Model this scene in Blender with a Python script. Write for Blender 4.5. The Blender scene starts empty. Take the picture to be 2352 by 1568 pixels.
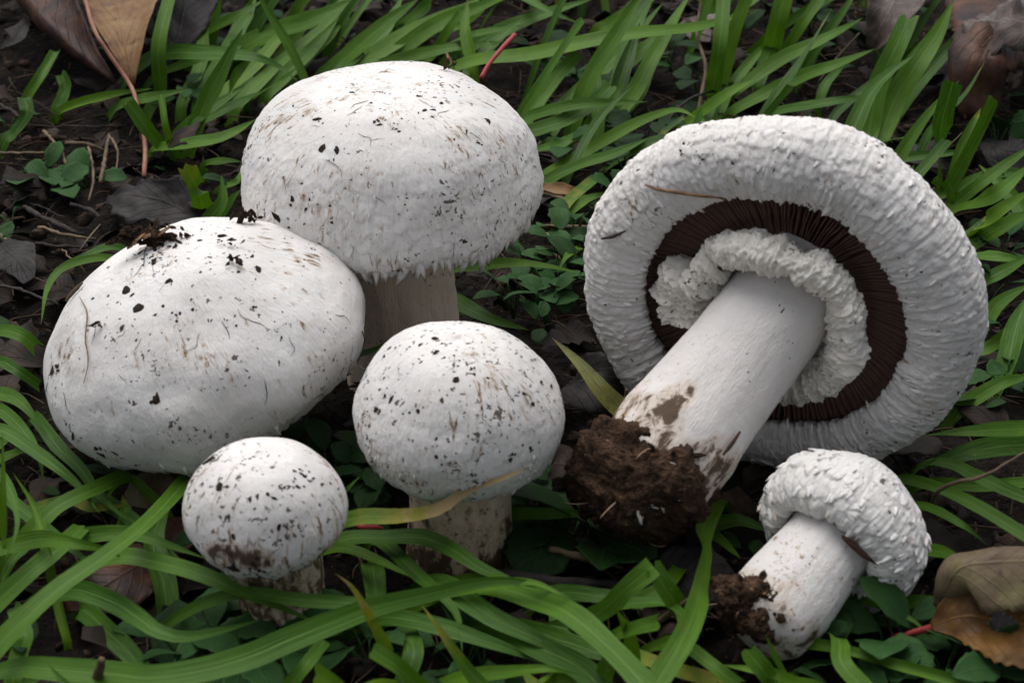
import bpy, math, random
import numpy as np
from mathutils import Vector, Matrix, Quaternion

# ------------------------------------------------------------------ camera, sky, sun, exposure
S = 0.01                       # everything below is authored in centimetres
PITCH, DIST, LENS = math.radians(30.0), 55.0, 63.9
scene = bpy.context.scene
COL = scene.collection
CAM = Vector((0, -DIST*math.cos(PITCH), DIST*math.sin(PITCH)))
cam_data = bpy.data.cameras.new('camera')
cam_data.lens = LENS; cam_data.sensor_width = 36.0
cam_data.clip_start = 0.01; cam_data.clip_end = 200.0
cam_data.dof.use_dof = True
cam_data.dof.focus_distance = 0.535
cam_data.dof.aperture_fstop = 32.0
cam = bpy.data.objects.new('camera', cam_data)
COL.objects.link(cam)
cam.location = CAM*S
cam.rotation_euler = (math.pi/2 - PITCH, 0, 0)
scene.camera = cam

SUN_EL, SUN_AZ = math.radians(68), math.radians(-25)     # azimuth from +Y (away from the camera) towards +X
world = bpy.data.worlds.new('World'); scene.world = world; world.use_nodes = True
wt = world.node_tree; wt.nodes.clear()
sky = wt.nodes.new('ShaderNodeTexSky'); sky.sky_type = 'NISHITA'; sky.sun_disc = False
sky.sun_elevation = SUN_EL; sky.sun_rotation = SUN_AZ
sky.air_density = 1.0; sky.dust_density = 4.0; sky.ozone_density = 1.0
hsv = wt.nodes.new('ShaderNodeHueSaturation'); hsv.inputs['Saturation'].default_value = 0.34   # overcast: nearly grey sky
bg = wt.nodes.new('ShaderNodeBackground'); bg.inputs['Strength'].default_value = 0.085
wo = wt.nodes.new('ShaderNodeOutputWorld')
wt.links.new(sky.outputs[0], hsv.inputs['Color']); wt.links.new(hsv.outputs[0], bg.inputs['Color']); wt.links.new(bg.outputs[0], wo.inputs['Surface'])
sun_d = bpy.data.lights.new('sun', 'SUN'); sun_d.energy = 1.5; sun_d.angle = math.radians(65); sun_d.color = (1.0, 0.985, 0.965)
sun = bpy.data.objects.new('sun', sun_d); COL.objects.link(sun)
sdir = Vector((math.sin(SUN_AZ)*math.cos(SUN_EL), math.cos(SUN_AZ)*math.cos(SUN_EL), math.sin(SUN_EL)))
sun.rotation_euler = (-sdir).to_track_quat('-Z', 'Y').to_euler()
sun.location = sdir*2
vs = scene.view_settings
vs.view_transform = 'Standard'; vs.look = 'None'; vs.exposure = 0.58; vs.gamma = 1.0; vs.use_curve_mapping = False

R_ = np.random.RandomState(11)
random.seed(5)

# ------------------------------------------------------------------ layout: where a sight line meets a given height
def ray(px, py):
    xc = (px-1176)/2352*36/LENS; yc = -(py-784)/2352*36/LENS
    up = Vector((0, math.sin(PITCH), math.cos(PITCH))); fw = Vector((0, math.cos(PITCH), -math.sin(PITCH)))
    return (fw + Vector((1, 0, 0))*xc + up*yc)
def P(px, py, h=0.0):
    d = ray(px, py)
    return CAM + d*((h-CAM.z)/d.z)
def along(px, py, B, L, far=True):
    d = ray(px, py).normalized(); o = CAM-B
    b = o.dot(d); c = o.dot(o)-L*L
    q = math.sqrt(max(0, b*b-c))
    return CAM + d*(-b + (q if far else -q))
def project(p):
    v = p-CAM
    up = Vector((0, math.sin(PITCH), math.cos(PITCH))); fw = Vector((0, math.cos(PITCH), -math.sin(PITCH)))
    z = v.dot(fw)
    return 1176+v.x/z*LENS/36*2352, 784-v.dot(up)/z*LENS/36*2352, z

# ------------------------------------------------------------------ numpy noise
def hsh(ix, iy, iz, seed=0):
    h = (ix.astype(np.int64)*374761393 + iy.astype(np.int64)*668265263 + iz.astype(np.int64)*2147483647 + seed*1274126177) & 0xffffffff
    h = ((h ^ (h >> 13))*1274126177) & 0xffffffff
    h = ((h ^ (h >> 16))*2246822519) & 0xffffffff
    h = h ^ (h >> 15)
    return (h & 0xffffff)/float(0xffffff)
def vnoise(x, y, z, seed=0):
    x, y, z = np.broadcast_arrays(np.asarray(x, float), np.asarray(y, float), np.asarray(z, float))
    fx, fy, fz = np.floor(x), np.floor(y), np.floor(z)
    ux, uy, uz = x-fx, y-fy, z-fz
    ux = ux*ux*ux*(ux*(ux*6-15)+10); uy = uy*uy*uy*(uy*(uy*6-15)+10); uz = uz*uz*uz*(uz*(uz*6-15)+10)
    r = 0
    for dx in (0, 1):
        for dy in (0, 1):
            for dz in (0, 1):
                w = (ux if dx else 1-ux)*(uy if dy else 1-uy)*(uz if dz else 1-uz)
                r = r + w*hsh(fx+dx, fy+dy, fz+dz, seed)
    return r*2-1
def fbm(x, y, z, oct=3, seed=0):
    r = 0; a = 1
    for i in range(oct):
        r = r + a*vnoise(x*2**i, y*2**i, z*2**i, seed+i*17); a *= 0.5
    return r
def flakes(gu, gs, nu, seed=0):
    """overlapping scales: each cell rises towards its lower (margin) end; gu wraps at nu"""
    iu, js = np.floor(gu), np.floor(gs)
    best = np.full(gu.shape, 9.0); sec = np.full(gu.shape, 9.0); bd = np.zeros(gu.shape); bu = np.zeros(gu.shape); bh = np.zeros(gu.shape)
    for du in (-1, 0, 1):
        for dj in (-1, 0, 1):
            cu, cj = iu+du, js+dj
            cm = np.mod(cu, nu); z0 = np.zeros_like(cu)
            pu = cu+0.15+0.7*hsh(cm, cj, z0, seed); pj = cj+0.1+0.8*hsh(cm, cj, z0+1, seed)
            d = (gu-pu)**2+(gs-pj)**2
            m = d < best
            sec = np.where(m, best, np.minimum(sec, d))
            best = np.where(m, d, best); bd = np.where(m, gs-pj, bd); bu = np.where(m, gu-pu, bu); bh = np.where(m, hsh(cm, cj, z0+2, seed), bh)
    up = np.clip((bd+0.65)/1.3, 0, 1)
    e = np.clip((np.sqrt(sec)-np.sqrt(best))/0.28, 0, 1); e = e*e*(3-2*e)
    return up**1.3*(0.35+0.65*bh)*(1-0.45*np.clip(np.abs(bu)*1.6, 0, 1)**2)*(0.2+0.8*e)
def sm(a, b, x):
    t = np.clip((x-a)/(b-a), 0, 1); return t*t*(3-2*t)

# ------------------------------------------------------------------ object helpers
def mesh_from(name, V, F, mat=None, uv=None, attrs=None, smooth=True):
    V = np.asarray(V, dtype=np.float32)*S
    me = bpy.data.meshes.new(name)
    if isinstance(F, np.ndarray):
        n, k = F.shape
        me.vertices.add(len(V)); me.vertices.foreach_set('co', V.ravel())
        me.loops.add(n*k); me.loops.foreach_set('vertex_index', F.astype(np.int32).ravel())
        me.polygons.add(n); me.polygons.foreach_set('loop_start', np.arange(0, n*k, k, dtype=np.int32))
        me.polygons.foreach_set('loop_total', np.full(n, k, dtype=np.int32))
        me.update(calc_edges=True); me.validate()
    else:
        me.from_pydata([tuple(map(float, v)) for v in V], [], F); me.update()
    if smooth: me.polygons.foreach_set('use_smooth', np.ones(len(me.polygons), dtype=bool))
    if uv is not None:
        li = np.zeros(len(me.loops), dtype=np.int32); me.loops.foreach_get('vertex_index', li)
        l = me.uv_layers.new(name='UVMap'); l.data.foreach_set('uv', np.asarray(uv, dtype=np.float32)[li].ravel())
    if attrs:
        for k, a in attrs.items():
            at = me.attributes.new(k, 'FLOAT', 'POINT'); at.data.foreach_set('value', np.asarray(a, dtype=np.float32))
    if mat: me.materials.append(mat)
    return me
def link(name, data=None, parent=None, matrix=None):
    o = bpy.data.objects.new(name, data); COL.objects.link(o)
    if parent: o.parent = parent
    if matrix is not None:
        m = matrix.copy(); m.translation = m.translation*S; o.matrix_local = m
    return o
def tag(o, label, cat, group=None, kind=None):
    o['label'] = label
    if cat: o['category'] = cat
    if group: o['group'] = group
    if kind: o['kind'] = kind
    return o
def grid_faces(n, m, wrap=False):
    """n rows, m columns; wrap closes the columns"""
    i = np.arange(n-1)[:, None]; j = np.arange(m if wrap else m-1)[None, :]
    jn = (j+1) % m
    a = i*m+j; b = i*m+jn; c = (i+1)*m+jn; d = (i+1)*m+j
    return np.stack([a, d, c, b], -1).reshape(-1, 4)
def crom(pts, n, ts=None):
    """Catmull-Rom through pts by chord length"""
    p = np.array([list(q) for q in pts], float)
    if len(p) == 2: p = np.vstack([p[0], (p[0]+p[1])/2, p[1]])
    seg = np.linalg.norm(np.diff(p[:, :3], axis=0), axis=1)+1e-6
    k = np.concatenate([[0], np.cumsum(seg)]); k /= k[-1]
    t = np.linspace(0, 1, n) if ts is None else ts
    tang = np.zeros_like(p)
    for i in range(len(p)):
        a, b = max(0, i-1), min(len(p)-1, i+1)
        tang[i] = (p[b]-p[a])/(k[b]-k[a])
    i = np.clip(np.searchsorted(k, t, side='right')-1, 0, len(p)-2)
    h = (k[i+1]-k[i]); u = ((t-k[i])/h)[:, None]; h = h[:, None]
    return (2*u**3-3*u**2+1)*p[i]+(u**3-2*u**2+u)*h*tang[i]+(-2*u**3+3*u**2)*p[i+1]+(u**3-u**2)*h*tang[i+1]
def tube(pts, rad, ns=6, n=12, jit=0.0, seed=0):
    c = crom(pts, n); r = np.interp(np.linspace(0, 1, n), np.linspace(0, 1, len(rad)), rad)
    t = np.gradient(c, axis=0); t /= np.linalg.norm(t, axis=1)[:, None]+1e-9
    ref = np.array([0.13, 0.2, 0.97]); ref = np.where(np.abs(t@ref)[:, None] > 0.93, np.array([[1., 0, 0]]), ref[None])
    a = np.cross(t, ref); a /= np.linalg.norm(a, axis=1)[:, None]; b = np.cross(t, a)
    th = np.linspace(0, 2*np.pi, ns, endpoint=False)
    V = c[:, None]+r[:, None, None]*(np.cos(th)[None, :, None]*a[:, None]+np.sin(th)[None, :, None]*b[:, None])
    if jit: V = V+jit*vnoise(V[..., 0]*4, V[..., 1]*4, V[..., 2]*4, seed)[..., None]
    V = V.reshape(-1, 3)
    F = [list(map(int, f)) for f in grid_faces(n, ns, True)]
    F.append(list(range(ns))); F.append(list(range(n*ns-1, (n-1)*ns-1, -1)))
    uv = np.stack([np.tile(th/6.283, n), np.repeat(np.linspace(0, 1, n), ns)], -1)
    return V, F, uv

# ------------------------------------------------------------------ materials
def nmat(name):
    m = bpy.data.materials.new(name); m.use_nodes = True
    nt = m.node_tree; b = nt.nodes['Principled BSDF']
    return m, nt, b
class N:
    def __init__(s, nt): s.nt = nt
    def new(s, t, **k):
        n = s.nt.nodes.new(t)
        for a, v in k.items(): setattr(n, a, v)
        return n
    def link(s, a, b): s.nt.links.new(a, b)
    def coord(s, scale=(1, 1, 1), kind='Object'):
        tc = s.new('ShaderNodeTexCoord'); mp = s.new('ShaderNodeMapping'); mp.inputs['Scale'].default_value = scale
        s.link(tc.outputs[kind], mp.inputs['Vector']); return mp.outputs['Vector']
    def noise(s, vec, scale, detail=3, rough=0.55, dist=0.0):
        n = s.new('ShaderNodeTexNoise'); n.inputs['Scale'].default_value = scale; n.inputs['Detail'].default_value = detail
        n.inputs['Roughness'].default_value = rough; n.inputs['Distortion'].default_value = dist
        s.link(vec, n.inputs['Vector']); return n.outputs['Fac']
    def ramp(s, fac, stops):
        r = s.new('ShaderNodeValToRGB'); e = r.color_ramp.elements
        while len(e) < len(stops): e.new(0.5)
        for q, (p, c) in zip(e, stops):
            q.position = p; q.color = (c, c, c, 1) if isinstance(c, (int, float)) else (*c, 1)
        s.link(fac, r.inputs['Fac']); return r.outputs['Color']
    def mix(s, fac, a, b, mode='MIX'):
        n = s.new('ShaderNodeMix', data_type='RGBA', blend_type=mode)
        for sock, v in ((n.inputs[0], fac), (n.inputs[6], a), (n.inputs[7], b)):
            if hasattr(v, 'is_output'): s.link(v, sock)
            elif isinstance(v, (int, float)): sock.default_value = v
            else: sock.default_value = (*v, 1)
        return n.outputs[2]
    def math(s, op, a, b=0.0):
        n = s.new('ShaderNodeMath', operation=op)
        for sock, v in ((n.inputs[0], a), (n.inputs[1], b)):
            if hasattr(v, 'is_output'): s.link(v, sock)
            else: sock.default_value = v
        return n.outputs[0]
    def attr(s, name):
        n = s.new('ShaderNodeAttribute'); n.attribute_name = name; return n.outputs['Fac']
    def bump(s, h, strength, dist, bsdf):
        n = s.new('ShaderNodeBump'); n.inputs['Strength'].default_value = strength; n.inputs['Distance'].default_value = dist
        s.link(h, n.inputs['Height']); s.link(n.outputs[0], bsdf.inputs['Normal']); return n

def flesh_mat(name, dirt=0.5, brown=0.4, low=None, tint=(0.80, 0.775, 0.755), base_stain=None, seed=0.0):
    """white mushroom skin; soil specks, brown scuffs; attribute 'soil' adds smeared soil"""
    m, nt, b = nmat(name); n = N(nt)
    tc = n.new('ShaderNodeTexCoord'); mp = n.new('ShaderNodeMapping'); mp.inputs['Location'].default_value = (seed, seed*0.7, -seed*1.3)
    n.link(tc.outputs['Object'], mp.inputs['Vector']); v = mp.outputs['Vector']
    tone = n.ramp(n.noise(v, 60, 4), [(0.35, (tint[0]*0.955, tint[1]*0.945, tint[2]*0.93)), (0.65, tint)])
    # brown scuffs, drawn out along the fibres (skin coordinates su round the cap, sv towards the margin)
    cb = n.new('ShaderNodeCombineXYZ'); n.link(n.attr('su'), cb.inputs[0]); n.link(n.attr('sv'), cb.inputs[1]); cb.inputs[2].default_value = seed*10
    def skin(sx, sy):
        q = n.new('ShaderNodeMapping'); q.inputs['Scale'].default_value = (sx, sy, 1); n.link(cb.outputs[0], q.inputs['Vector']); return q.outputs[0]
    mp2 = n.new('ShaderNodeMapping'); mp2.inputs['Scale'].default_value = (1, 1, 0.55); n.link(v, mp2.inputs['Vector'])
    patch = n.noise(v, 55, 3)
    sw = n.attr('sw')
    def blend(a_, b_):      # a_ near the crown, b_ where the fibres run
        return n.math('ADD', n.math('MULTIPLY', a_, n.math('SUBTRACT', 1.0, sw)), n.math('MULTIPLY', b_, sw))
    sc_ = blend(n.noise(v, 260, 5, 0.68, 0.5), n.noise(skin(5.0, 2.0), 1.0, 5, 0.68, 0.5))
    k = n.math('ADD', sc_, n.math('MULTIPLY', patch, 0.5))
    f = n.ramp(k, [(0.88-0.06*brown, 0.0), (0.985-0.06*brown, 0.8)])
    c = n.mix(f, tone, (0.40, 0.26, 0.14))
    c = n.mix(n.ramp(k, [(0.955-0.06*brown, 0.0), (1.0-0.06*brown, 0.85)]), c, (0.12, 0.07, 0.04))
    # greyish fibre tips
    fb = blend(n.noise(v, 700, 4, 0.7), n.noise(skin(22.0, 3.0), 1.0, 4, 0.7))
    c = n.mix(n.ramp(n.math('ADD', fb, n.math('MULTIPLY', patch, 0.35)), [(0.80-0.03*dirt, 0.0), (0.90-0.03*dirt, 0.45)]), c, (0.34, 0.29, 0.22))
    # fine soil specks
    s1 = n.noise(v, 620, 3, 0.6, 0.2)
    p1 = n.noise(v, 70, 3)
    k1 = n.math('ADD', s1, n.math('MULTIPLY', p1, 0.5))
    f1 = n.ramp(k1, [(0.93-0.07*dirt, 0.0), (0.97-0.07*dirt, 0.9)])
    c = n.mix(f1, c, (0.06, 0.042, 0.03))
    a = n.attr('soil')
    s2 = n.noise(mp2.outputs[0], 260, 5, 0.65, 0.5)
    s3 = n.noise(v, 80, 3)
    k2 = n.math('MULTIPLY', n.math('ADD', n.math('MULTIPLY', s2, 0.8), n.math('MULTIPLY', s3, 0.45)), n.math('MINIMUM', n.math('MULTIPLY', a, 2.5), 1.0))
    k2 = n.math('ADD', n.math('MULTIPLY', a, 0.35), n.math('MULTIPLY', k2, 0.75))
    c = n.mix(n.ramp(k2, [(0.50, 0.0), (0.72, 0.65)]), c, (0.47, 0.32, 0.18))
    c = n.mix(n.ramp(k2, [(0.64, 0.0), (0.70, 0.92)]), c, (0.075, 0.045, 0.028))
    n.link(c, b.inputs['Base Color'])
    b.inputs['Roughness'].default_value = 0.85
    b.inputs['Specular IOR Level'].default_value = 0.2
    b.inputs['Subsurface Weight'].default_value = 0.22
    b.inputs['Subsurface Radius'].default_value = (1.0, 0.8, 0.65)
    b.inputs['Subsurface Scale'].default_value = 0.0022
    h = n.math('ADD', n.math('MULTIPLY', fb, 1.6), n.math('MULTIPLY', n.noise(v, 420, 4), 1.2))
    n.bump(h, 0.75, 0.0005, b)
    return m
def grass_mat():
    m, nt, b = nmat('grass_green'); n = N(nt)
    t = n.attr('tint'); d = n.attr('dry')
    tc = n.new('ShaderNodeTexCoord'); sp = n.new('ShaderNodeSeparateXYZ'); n.link(tc.outputs['UV'], sp.inputs[0])
    u, w = sp.outputs[0], sp.outputs[1]
    c = n.ramp(t, [(0.0, (0.020, 0.058, 0.012)), (0.35, (0.038, 0.108, 0.007)), (0.7, (0.088, 0.19, 0.006)), (1.0, (0.18, 0.29, 0.012))])
    obj = n.coord()
    pn = n.noise(obj, 120, 4)
    c = n.mix(n.ramp(pn, [(0.35, 0.0), (0.75, 0.55)]), c, (0.03, 0.075, 0.010), 'MIX')
    # veins along the blade
    vein = n.new('ShaderNodeTexNoise'); vein.inputs['Scale'].default_value = 1.0; vein.inputs['Detail'].default_value = 2
    cmb = n.new('ShaderNodeCombineXYZ'); n.link(n.math('MULTIPLY', u, 18), cmb.inputs[0]); n.link(n.math('MULTIPLY', w, 3), cmb.inputs[1]); n.link(n.math('MULTIPLY', t, 50), cmb.inputs[2])
    n.link(cmb.outputs[0], vein.inputs['Vector'])
    vf = vein.outputs['Fac']
    c = n.mix(n.ramp(vf, [(0.42, 0.0), (0.66, 0.55)]), c, (0.095, 0.195, 0.028))
    mid = n.math('ABSOLUTE', n.math('SUBTRACT', u, 0.5))
    c = n.mix(n.ramp(mid, [(0.0, 0.6), (0.055, 0.0)]), c, (0.13, 0.24, 0.045))
    # dead / yellowed ends
    dn = n.math('ADD', d, n.math('MULTIPLY', n.math('SUBTRACT', n.noise(obj, 260, 4), 0.5), 0.7))
    c = n.mix(n.ramp(dn, [(0.25, 0.0), (0.55, 0.9)]), c, (0.24, 0.22, 0.03))
    c = n.mix(n.ramp(dn, [(0.62, 0.0), (0.8, 1.0)]), c, (0.36, 0.26, 0.13))
    sp2 = n.noise(obj, 900, 2)
    c = n.mix(n.ramp(sp2, [(0.72, 0.0), (0.76, 0.4)]), c, (0.28, 0.3, 0.16))
    n.link(c, b.inputs['Base Color'])
    b.inputs['Roughness'].default_value = 0.5; b.inputs['Specular IOR Level'].default_value = 0.2
    n.bump(vf, 0.5, 0.0004, b)
    tr = n.new('ShaderNodeBsdfTranslucent'); n.link(n.mix(1.0, c, (1.0, 1.15, 0.5), 'MULTIPLY'), tr.inputs['Color'])
    mx = n.new('ShaderNodeMixShader'); mx.inputs[0].default_value = 0.22
    out = nt.nodes['Material Output']
    n.link(b.outputs[0], mx.inputs[1]); n.link(tr.outputs[0], mx.inputs[2]); n.link(mx.outputs[0], out.inputs['Surface'])
    return m
def leaf_mat(name, c1, c2, c3, rough=0.55, spec=0.3, vein=(0.3, 0.2, 0.1), nscale=70, trans=0.0, blotch=0.5):
    m, nt, b = nmat(name); n = N(nt)
    v = n.coord()
    f = n.noise(v, nscale, 5, 0.6, 0.4)
    c = n.ramp(f, [(0.32, c1), (0.5, c2), (0.68, c3)])
    tc = n.new('ShaderNodeTexCoord'); sp = n.new('ShaderNodeSeparateXYZ'); n.link(tc.outputs['UV'], sp.inputs[0])
    au = n.math('ABSOLUTE', n.math('SUBTRACT', sp.outputs[0], 0.5))
    ph = n.math('SUBTRACT', n.math('MULTIPLY', sp.outputs[1], 9.0), n.math('MULTIPLY', au, 6.0))
    ph = n.math('ADD', ph, n.math('MULTIPLY', n.noise(v, 50, 2), 1.2))
    fr = n.math('ABSOLUTE', n.math('SUBTRACT', n.math('FRACT', ph), 0.5))
    vl = n.ramp(fr, [(0.0, 1.0), (0.07, 0.0)])
    md = n.ramp(au, [(0.0, 1.0), (0.03, 0.0)])
    vn = n.math('MAXIMUM', vl, md)
    c = n.mix(n.math('MULTIPLY', vn, 0.4), c, vein)
    sp_ = n.noise(v, nscale*5, 3)
    c = n.mix(n.ramp(sp_, [(0.60, 0.0), (0.70, blotch)]), c, (c1[0]*0.4, c1[1]*0.4, c1[2]*0.4))
    n.link(c, b.inputs['Base Color'])
    b.inputs['Roughness'].default_value = rough; b.inputs['Specular IOR Level'].default_value = spec
    h = n.math('ADD', n.math('MULTIPLY', vn, 0.6), n.noise(v, 300, 4))
    n.bump(h, 0.6, 0.0006, b)
    if trans:
        tr = n.new('ShaderNodeBsdfTranslucent'); n.link(c, tr.inputs['Color'])
        mx = n.new('ShaderNodeMixShader'); mx.inputs[0].default_value = trans
        n.link(b.outputs[0], mx.inputs[1]); n.link(tr.outputs[0], mx.inputs[2]); n.link(mx.outputs[0], nt.nodes['Material Output'].inputs['Surface'])
    return m
def plain_mat(name, c1, c2, scale=200, rough=0.8, spec=0.25, bump=0.6, bd=0.0008, fleck=None, stretch=(1, 1, 1)):
    m, nt, b = nmat(name); n = N(nt)
    v = n.coord(stretch)
    f = n.noise(v, scale, 6, 0.65)
    c = n.ramp(f, [(0.32, c1), (0.68, c2)])
    if fleck: c = n.mix(n.ramp(n.noise(v, scale*2.7, 3), [(0.66, 0.0), (0.71, 0.9)]), c, fleck)
    n.link(c, b.inputs['Base Color'])
    b.inputs['Roughness'].default_value = rough; b.inputs['Specular IOR Level'].default_value = spec
    n.bump(n.math('ADD', f, n.noise(v, scale*4, 3)), bump, bd, b)
    return m
M = {}
M['grass'] = grass_mat()
M['ground'] = plain_mat('dark_soil', (0.004, 0.003, 0.0026), (0.016, 0.012, 0.0095), 140, 0.95, 0.12, 0.9, 0.002)
M['crumb'] = plain_mat('soil_crumb_brown', (0.016, 0.011, 0.008), (0.075, 0.048, 0.032), 500, 0.9, 0.2, 0.8, 0.0006)
M['clod'] = plain_mat('soil_clod_brown', (0.016, 0.010, 0.007), (0.125, 0.07, 0.042), 210, 0.9, 0.15, 1.0, 0.0022, fleck=(0.26, 0.15, 0.08))
M['straw'] = plain_mat('dead_straw', (0.05, 0.034, 0.022), (0.20, 0.145, 0.09), 90, 0.8, 0.25, 0.5, 0.0005)
M['straw_dark'] = plain_mat('rotted_straw', (0.02, 0.014, 0.01), (0.085, 0.055, 0.035), 60, 0.85, 0.15, 0.5, 0.0004)
M['twig'] = plain_mat('dark_twig', (0.014, 0.011, 0.011), (0.05, 0.04, 0.036), 180, 0.8, 0.25, 0.8, 0.0006)
M['bark'] = plain_mat('bark_brown', (0.09, 0.048, 0.026), (0.30, 0.18, 0.10), 260, 0.85, 0.2, 0.8, 0.0006, stretch=(1, 0.3, 1))
M['red'] = plain_mat('red_petiole', (0.22, 0.02, 0.025), (0.36, 0.05, 0.05), 160, 0.5, 0.35, 0.3, 0.0003)
M['rust'] = plain_mat('rust_petiole', (0.22, 0.085, 0.05), (0.36, 0.18, 0.12), 160, 0.6, 0.3, 0.3, 0.0003)
M['root'] = plain_mat('root_tan', (0.20, 0.12, 0.07), (0.38, 0.26, 0.17), 260, 0.8, 0.2, 0.5, 0.0003)
M['mycelium'] = plain_mat('white_mycelium', (0.5, 0.42, 0.34), (0.75, 0.72, 0.68), 260, 0.9, 0.2, 0.5, 0.0004)
M['gill'] = plain_mat('gill_chocolate', (0.13, 0.07, 0.06), (0.26, 0.15, 0.12), 160, 0.75, 0.2, 0.3, 0.0003)
M['tan_leaf'] = leaf_mat('tan_leaf', (0.075, 0.04, 0.022), (0.18, 0.095, 0.038), (0.23, 0.145, 0.065), spec=0.2, vein=(0.24, 0.12, 0.05))
M['maroon_leaf'] = leaf_mat('maroon_leaf', (0.016, 0.010, 0.009), (0.048, 0.021, 0.014), (0.11, 0.046, 0.022), rough=0.5, spec=0.2, vein=(0.06, 0.03, 0.02))
M['dark_leaf'] = leaf_mat('dark_leaf', (0.007, 0.006, 0.0055), (0.018, 0.015, 0.0145), (0.036, 0.03, 0.029), rough=0.6, spec=0.2, vein=(0.034, 0.028, 0.025))
M['grey_leaf'] = leaf_mat('grey_leaf', (0.035, 0.02, 0.016), (0.085, 0.063, 0.055), (0.17, 0.15, 0.145), rough=0.6, vein=(0.2, 0.16, 0.14), nscale=90)
M['rust_leaf'] = leaf_mat('rust_leaf', (0.03, 0.014, 0.008), (0.105, 0.048, 0.011), (0.19, 0.092, 0.017), rough=0.5, spec=0.2, vein=(0.24, 0.13, 0.035), nscale=60)
M['olive_leaf'] = leaf_mat('olive_leaf', (0.06, 0.033, 0.03), (0.125, 0.092, 0.055), (0.19, 0.17, 0.075), rough=0.5, spec=0.2, vein=(0.2, 0.16, 0.09), nscale=55)
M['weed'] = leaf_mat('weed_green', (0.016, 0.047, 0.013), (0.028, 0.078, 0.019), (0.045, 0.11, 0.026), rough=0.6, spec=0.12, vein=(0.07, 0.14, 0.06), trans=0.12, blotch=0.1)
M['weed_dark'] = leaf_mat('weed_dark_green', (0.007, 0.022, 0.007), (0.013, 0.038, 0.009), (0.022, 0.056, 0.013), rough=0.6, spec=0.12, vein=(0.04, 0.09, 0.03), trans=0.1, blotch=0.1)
M['old_blade'] = leaf_mat('yellowed_blade', (0.10, 0.09, 0.03), (0.20, 0.20, 0.05), (0.26, 0.25, 0.08), rough=0.5, vein=(0.22, 0.23, 0.08), nscale=90, trans=0.15)

M['tuft'] = plain_mat('white_tuft', (0.71, 0.68, 0.65), (0.81, 0.79, 0.77), 160, 0.9, 0.15, 0.5, 0.0003)
M['tuft_cream'] = plain_mat('cream_tuft', (0.55, 0.47, 0.37), (0.80, 0.77, 0.73), 190, 0.9, 0.15, 0.5, 0.0003)
# ------------------------------------------------------------------ ground
def build_ground():
    n = 420
    t = np.linspace(-1, 1, n)
    ax = 26*t+420*np.sign(t)*np.abs(t)**11
    X, Y = np.meshgrid(ax, ax)
    near = np.exp(-(X**2+Y**2)/60**2)
    Z = (0.55*fbm(X*0.22, Y*0.22, 0*X, 3, 3) + 0.22*fbm(X*1.3, Y*1.3, 0*X, 3, 8))*near - 0.45
    Z += 0.12*np.abs(vnoise(X*3.5, Y*3.5, 0*X, 21))*near
    V = np.stack([X, Y+4, Z], -1).reshape(-1, 3)
    F = grid_faces(n, n)[:, ::-1]
    o = link('ground', mesh_from('ground', V, F, M['ground']))
    tag(o, 'dark bare soil under the grass', None, kind='structure')
build_ground()

# ------------------------------------------------------------------ small shared meshes
def ico_crumb(seed, mat, jag=0.55):
    import bmesh
    bm = bmesh.new(); bmesh.ops.create_icosphere(bm, subdivisions=1, radius=1.0)
    r = random.Random(seed)
    sx, sy, sz = r.uniform(0.5, 1.5), r.uniform(0.5, 1.0), r.uniform(0.35, 0.7)
    for v in bm.verts:
        k = 1+r.uniform(-jag, jag)
        v.co = Vector((v.co.x*sx*k, v.co.y*sy*k, v.co.z*sz*k))
    V = [tuple(v.co) for v in bm.verts]; F = [[v.index for v in f.verts] for f in bm.faces]; bm.free()
    return V, F
def cluster_crumb(seed):
    r = random.Random(seed); V, F = [], []
    for k in range(3):
        v, f = ico_crumb(seed*7+k, None); o = (r.uniform(-.9, .9), r.uniform(-.9, .9), r.uniform(-.15, .2)); q = r.uniform(.4, .75)
        F += [[i+len(V) for i in g] for g in f]; V += [tuple(c*q+d for c, d in zip(p, o)) for p in v]
    return V, F
CR = [ico_crumb(i, None) if i < 5 else cluster_crumb(i) for i in range(12)]
M['crumb2'] = plain_mat('soil_crumb_tan', (0.06, 0.04, 0.026), (0.20, 0.13, 0.08), 500, 0.9, 0.2, 0.8, 0.0006)
CRUMB = [mesh_from('soil_crumb', V, F, M['crumb2'] if i % 4 == 3 else M['crumb'], smooth=False) for i, (V, F) in enumerate(CR)]
def scale_mesh(seed, mat, lobes=5):
    """one shaggy scale, 1 cm long along +Y, thick at the root, split into lobes at the tip"""
    r = random.Random(seed); nc, nt = lobes, 5
    top, bot = [], []
    for j in range(nc):
        x = (j/(nc-1)-0.5)
        L = (1-1.3*x*x)*r.uniform(0.8, 1.05); lift = 0.10+r.uniform(-0.05, 0.05)
        for i in range(nt):
            t = i/(nt-1)
            wd = 0.62*(1-0.55*t**2)
            y = t*L; z = 0.13*math.sin(math.pi*min(t*1.1, 1))+lift*t*t-0.08-0.13*(2*x)**2
            top.append((x*wd+r.uniform(-.02, .02)*t, y, z)); bot.append((x*wd*0.9, y*0.97, z-0.2*(1-t**2)-0.012))
    V = top+bot; n = nc*nt; F = []
    for j in range(nc-1):
        for i in range(nt-1):
            a, b, c, d = j*nt+i, (j+1)*nt+i, (j+1)*nt+i+1, j*nt+i+1
            F.append([a, b, c, d]); F.append([n+d, n+c, n+b, n+a])
        F.append([j*nt+nt-1, (j+1)*nt+nt-1, n+(j+1)*nt+nt-1, n+j*nt+nt-1])
    for i in range(nt-1):
        F.append([i, i+1, n+i+1, n+i]); k = (nc-1)*nt+i
        F.append([k+1, k, n+k, n+k+1])
    return mesh_from('scale', V, F, mat)

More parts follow.
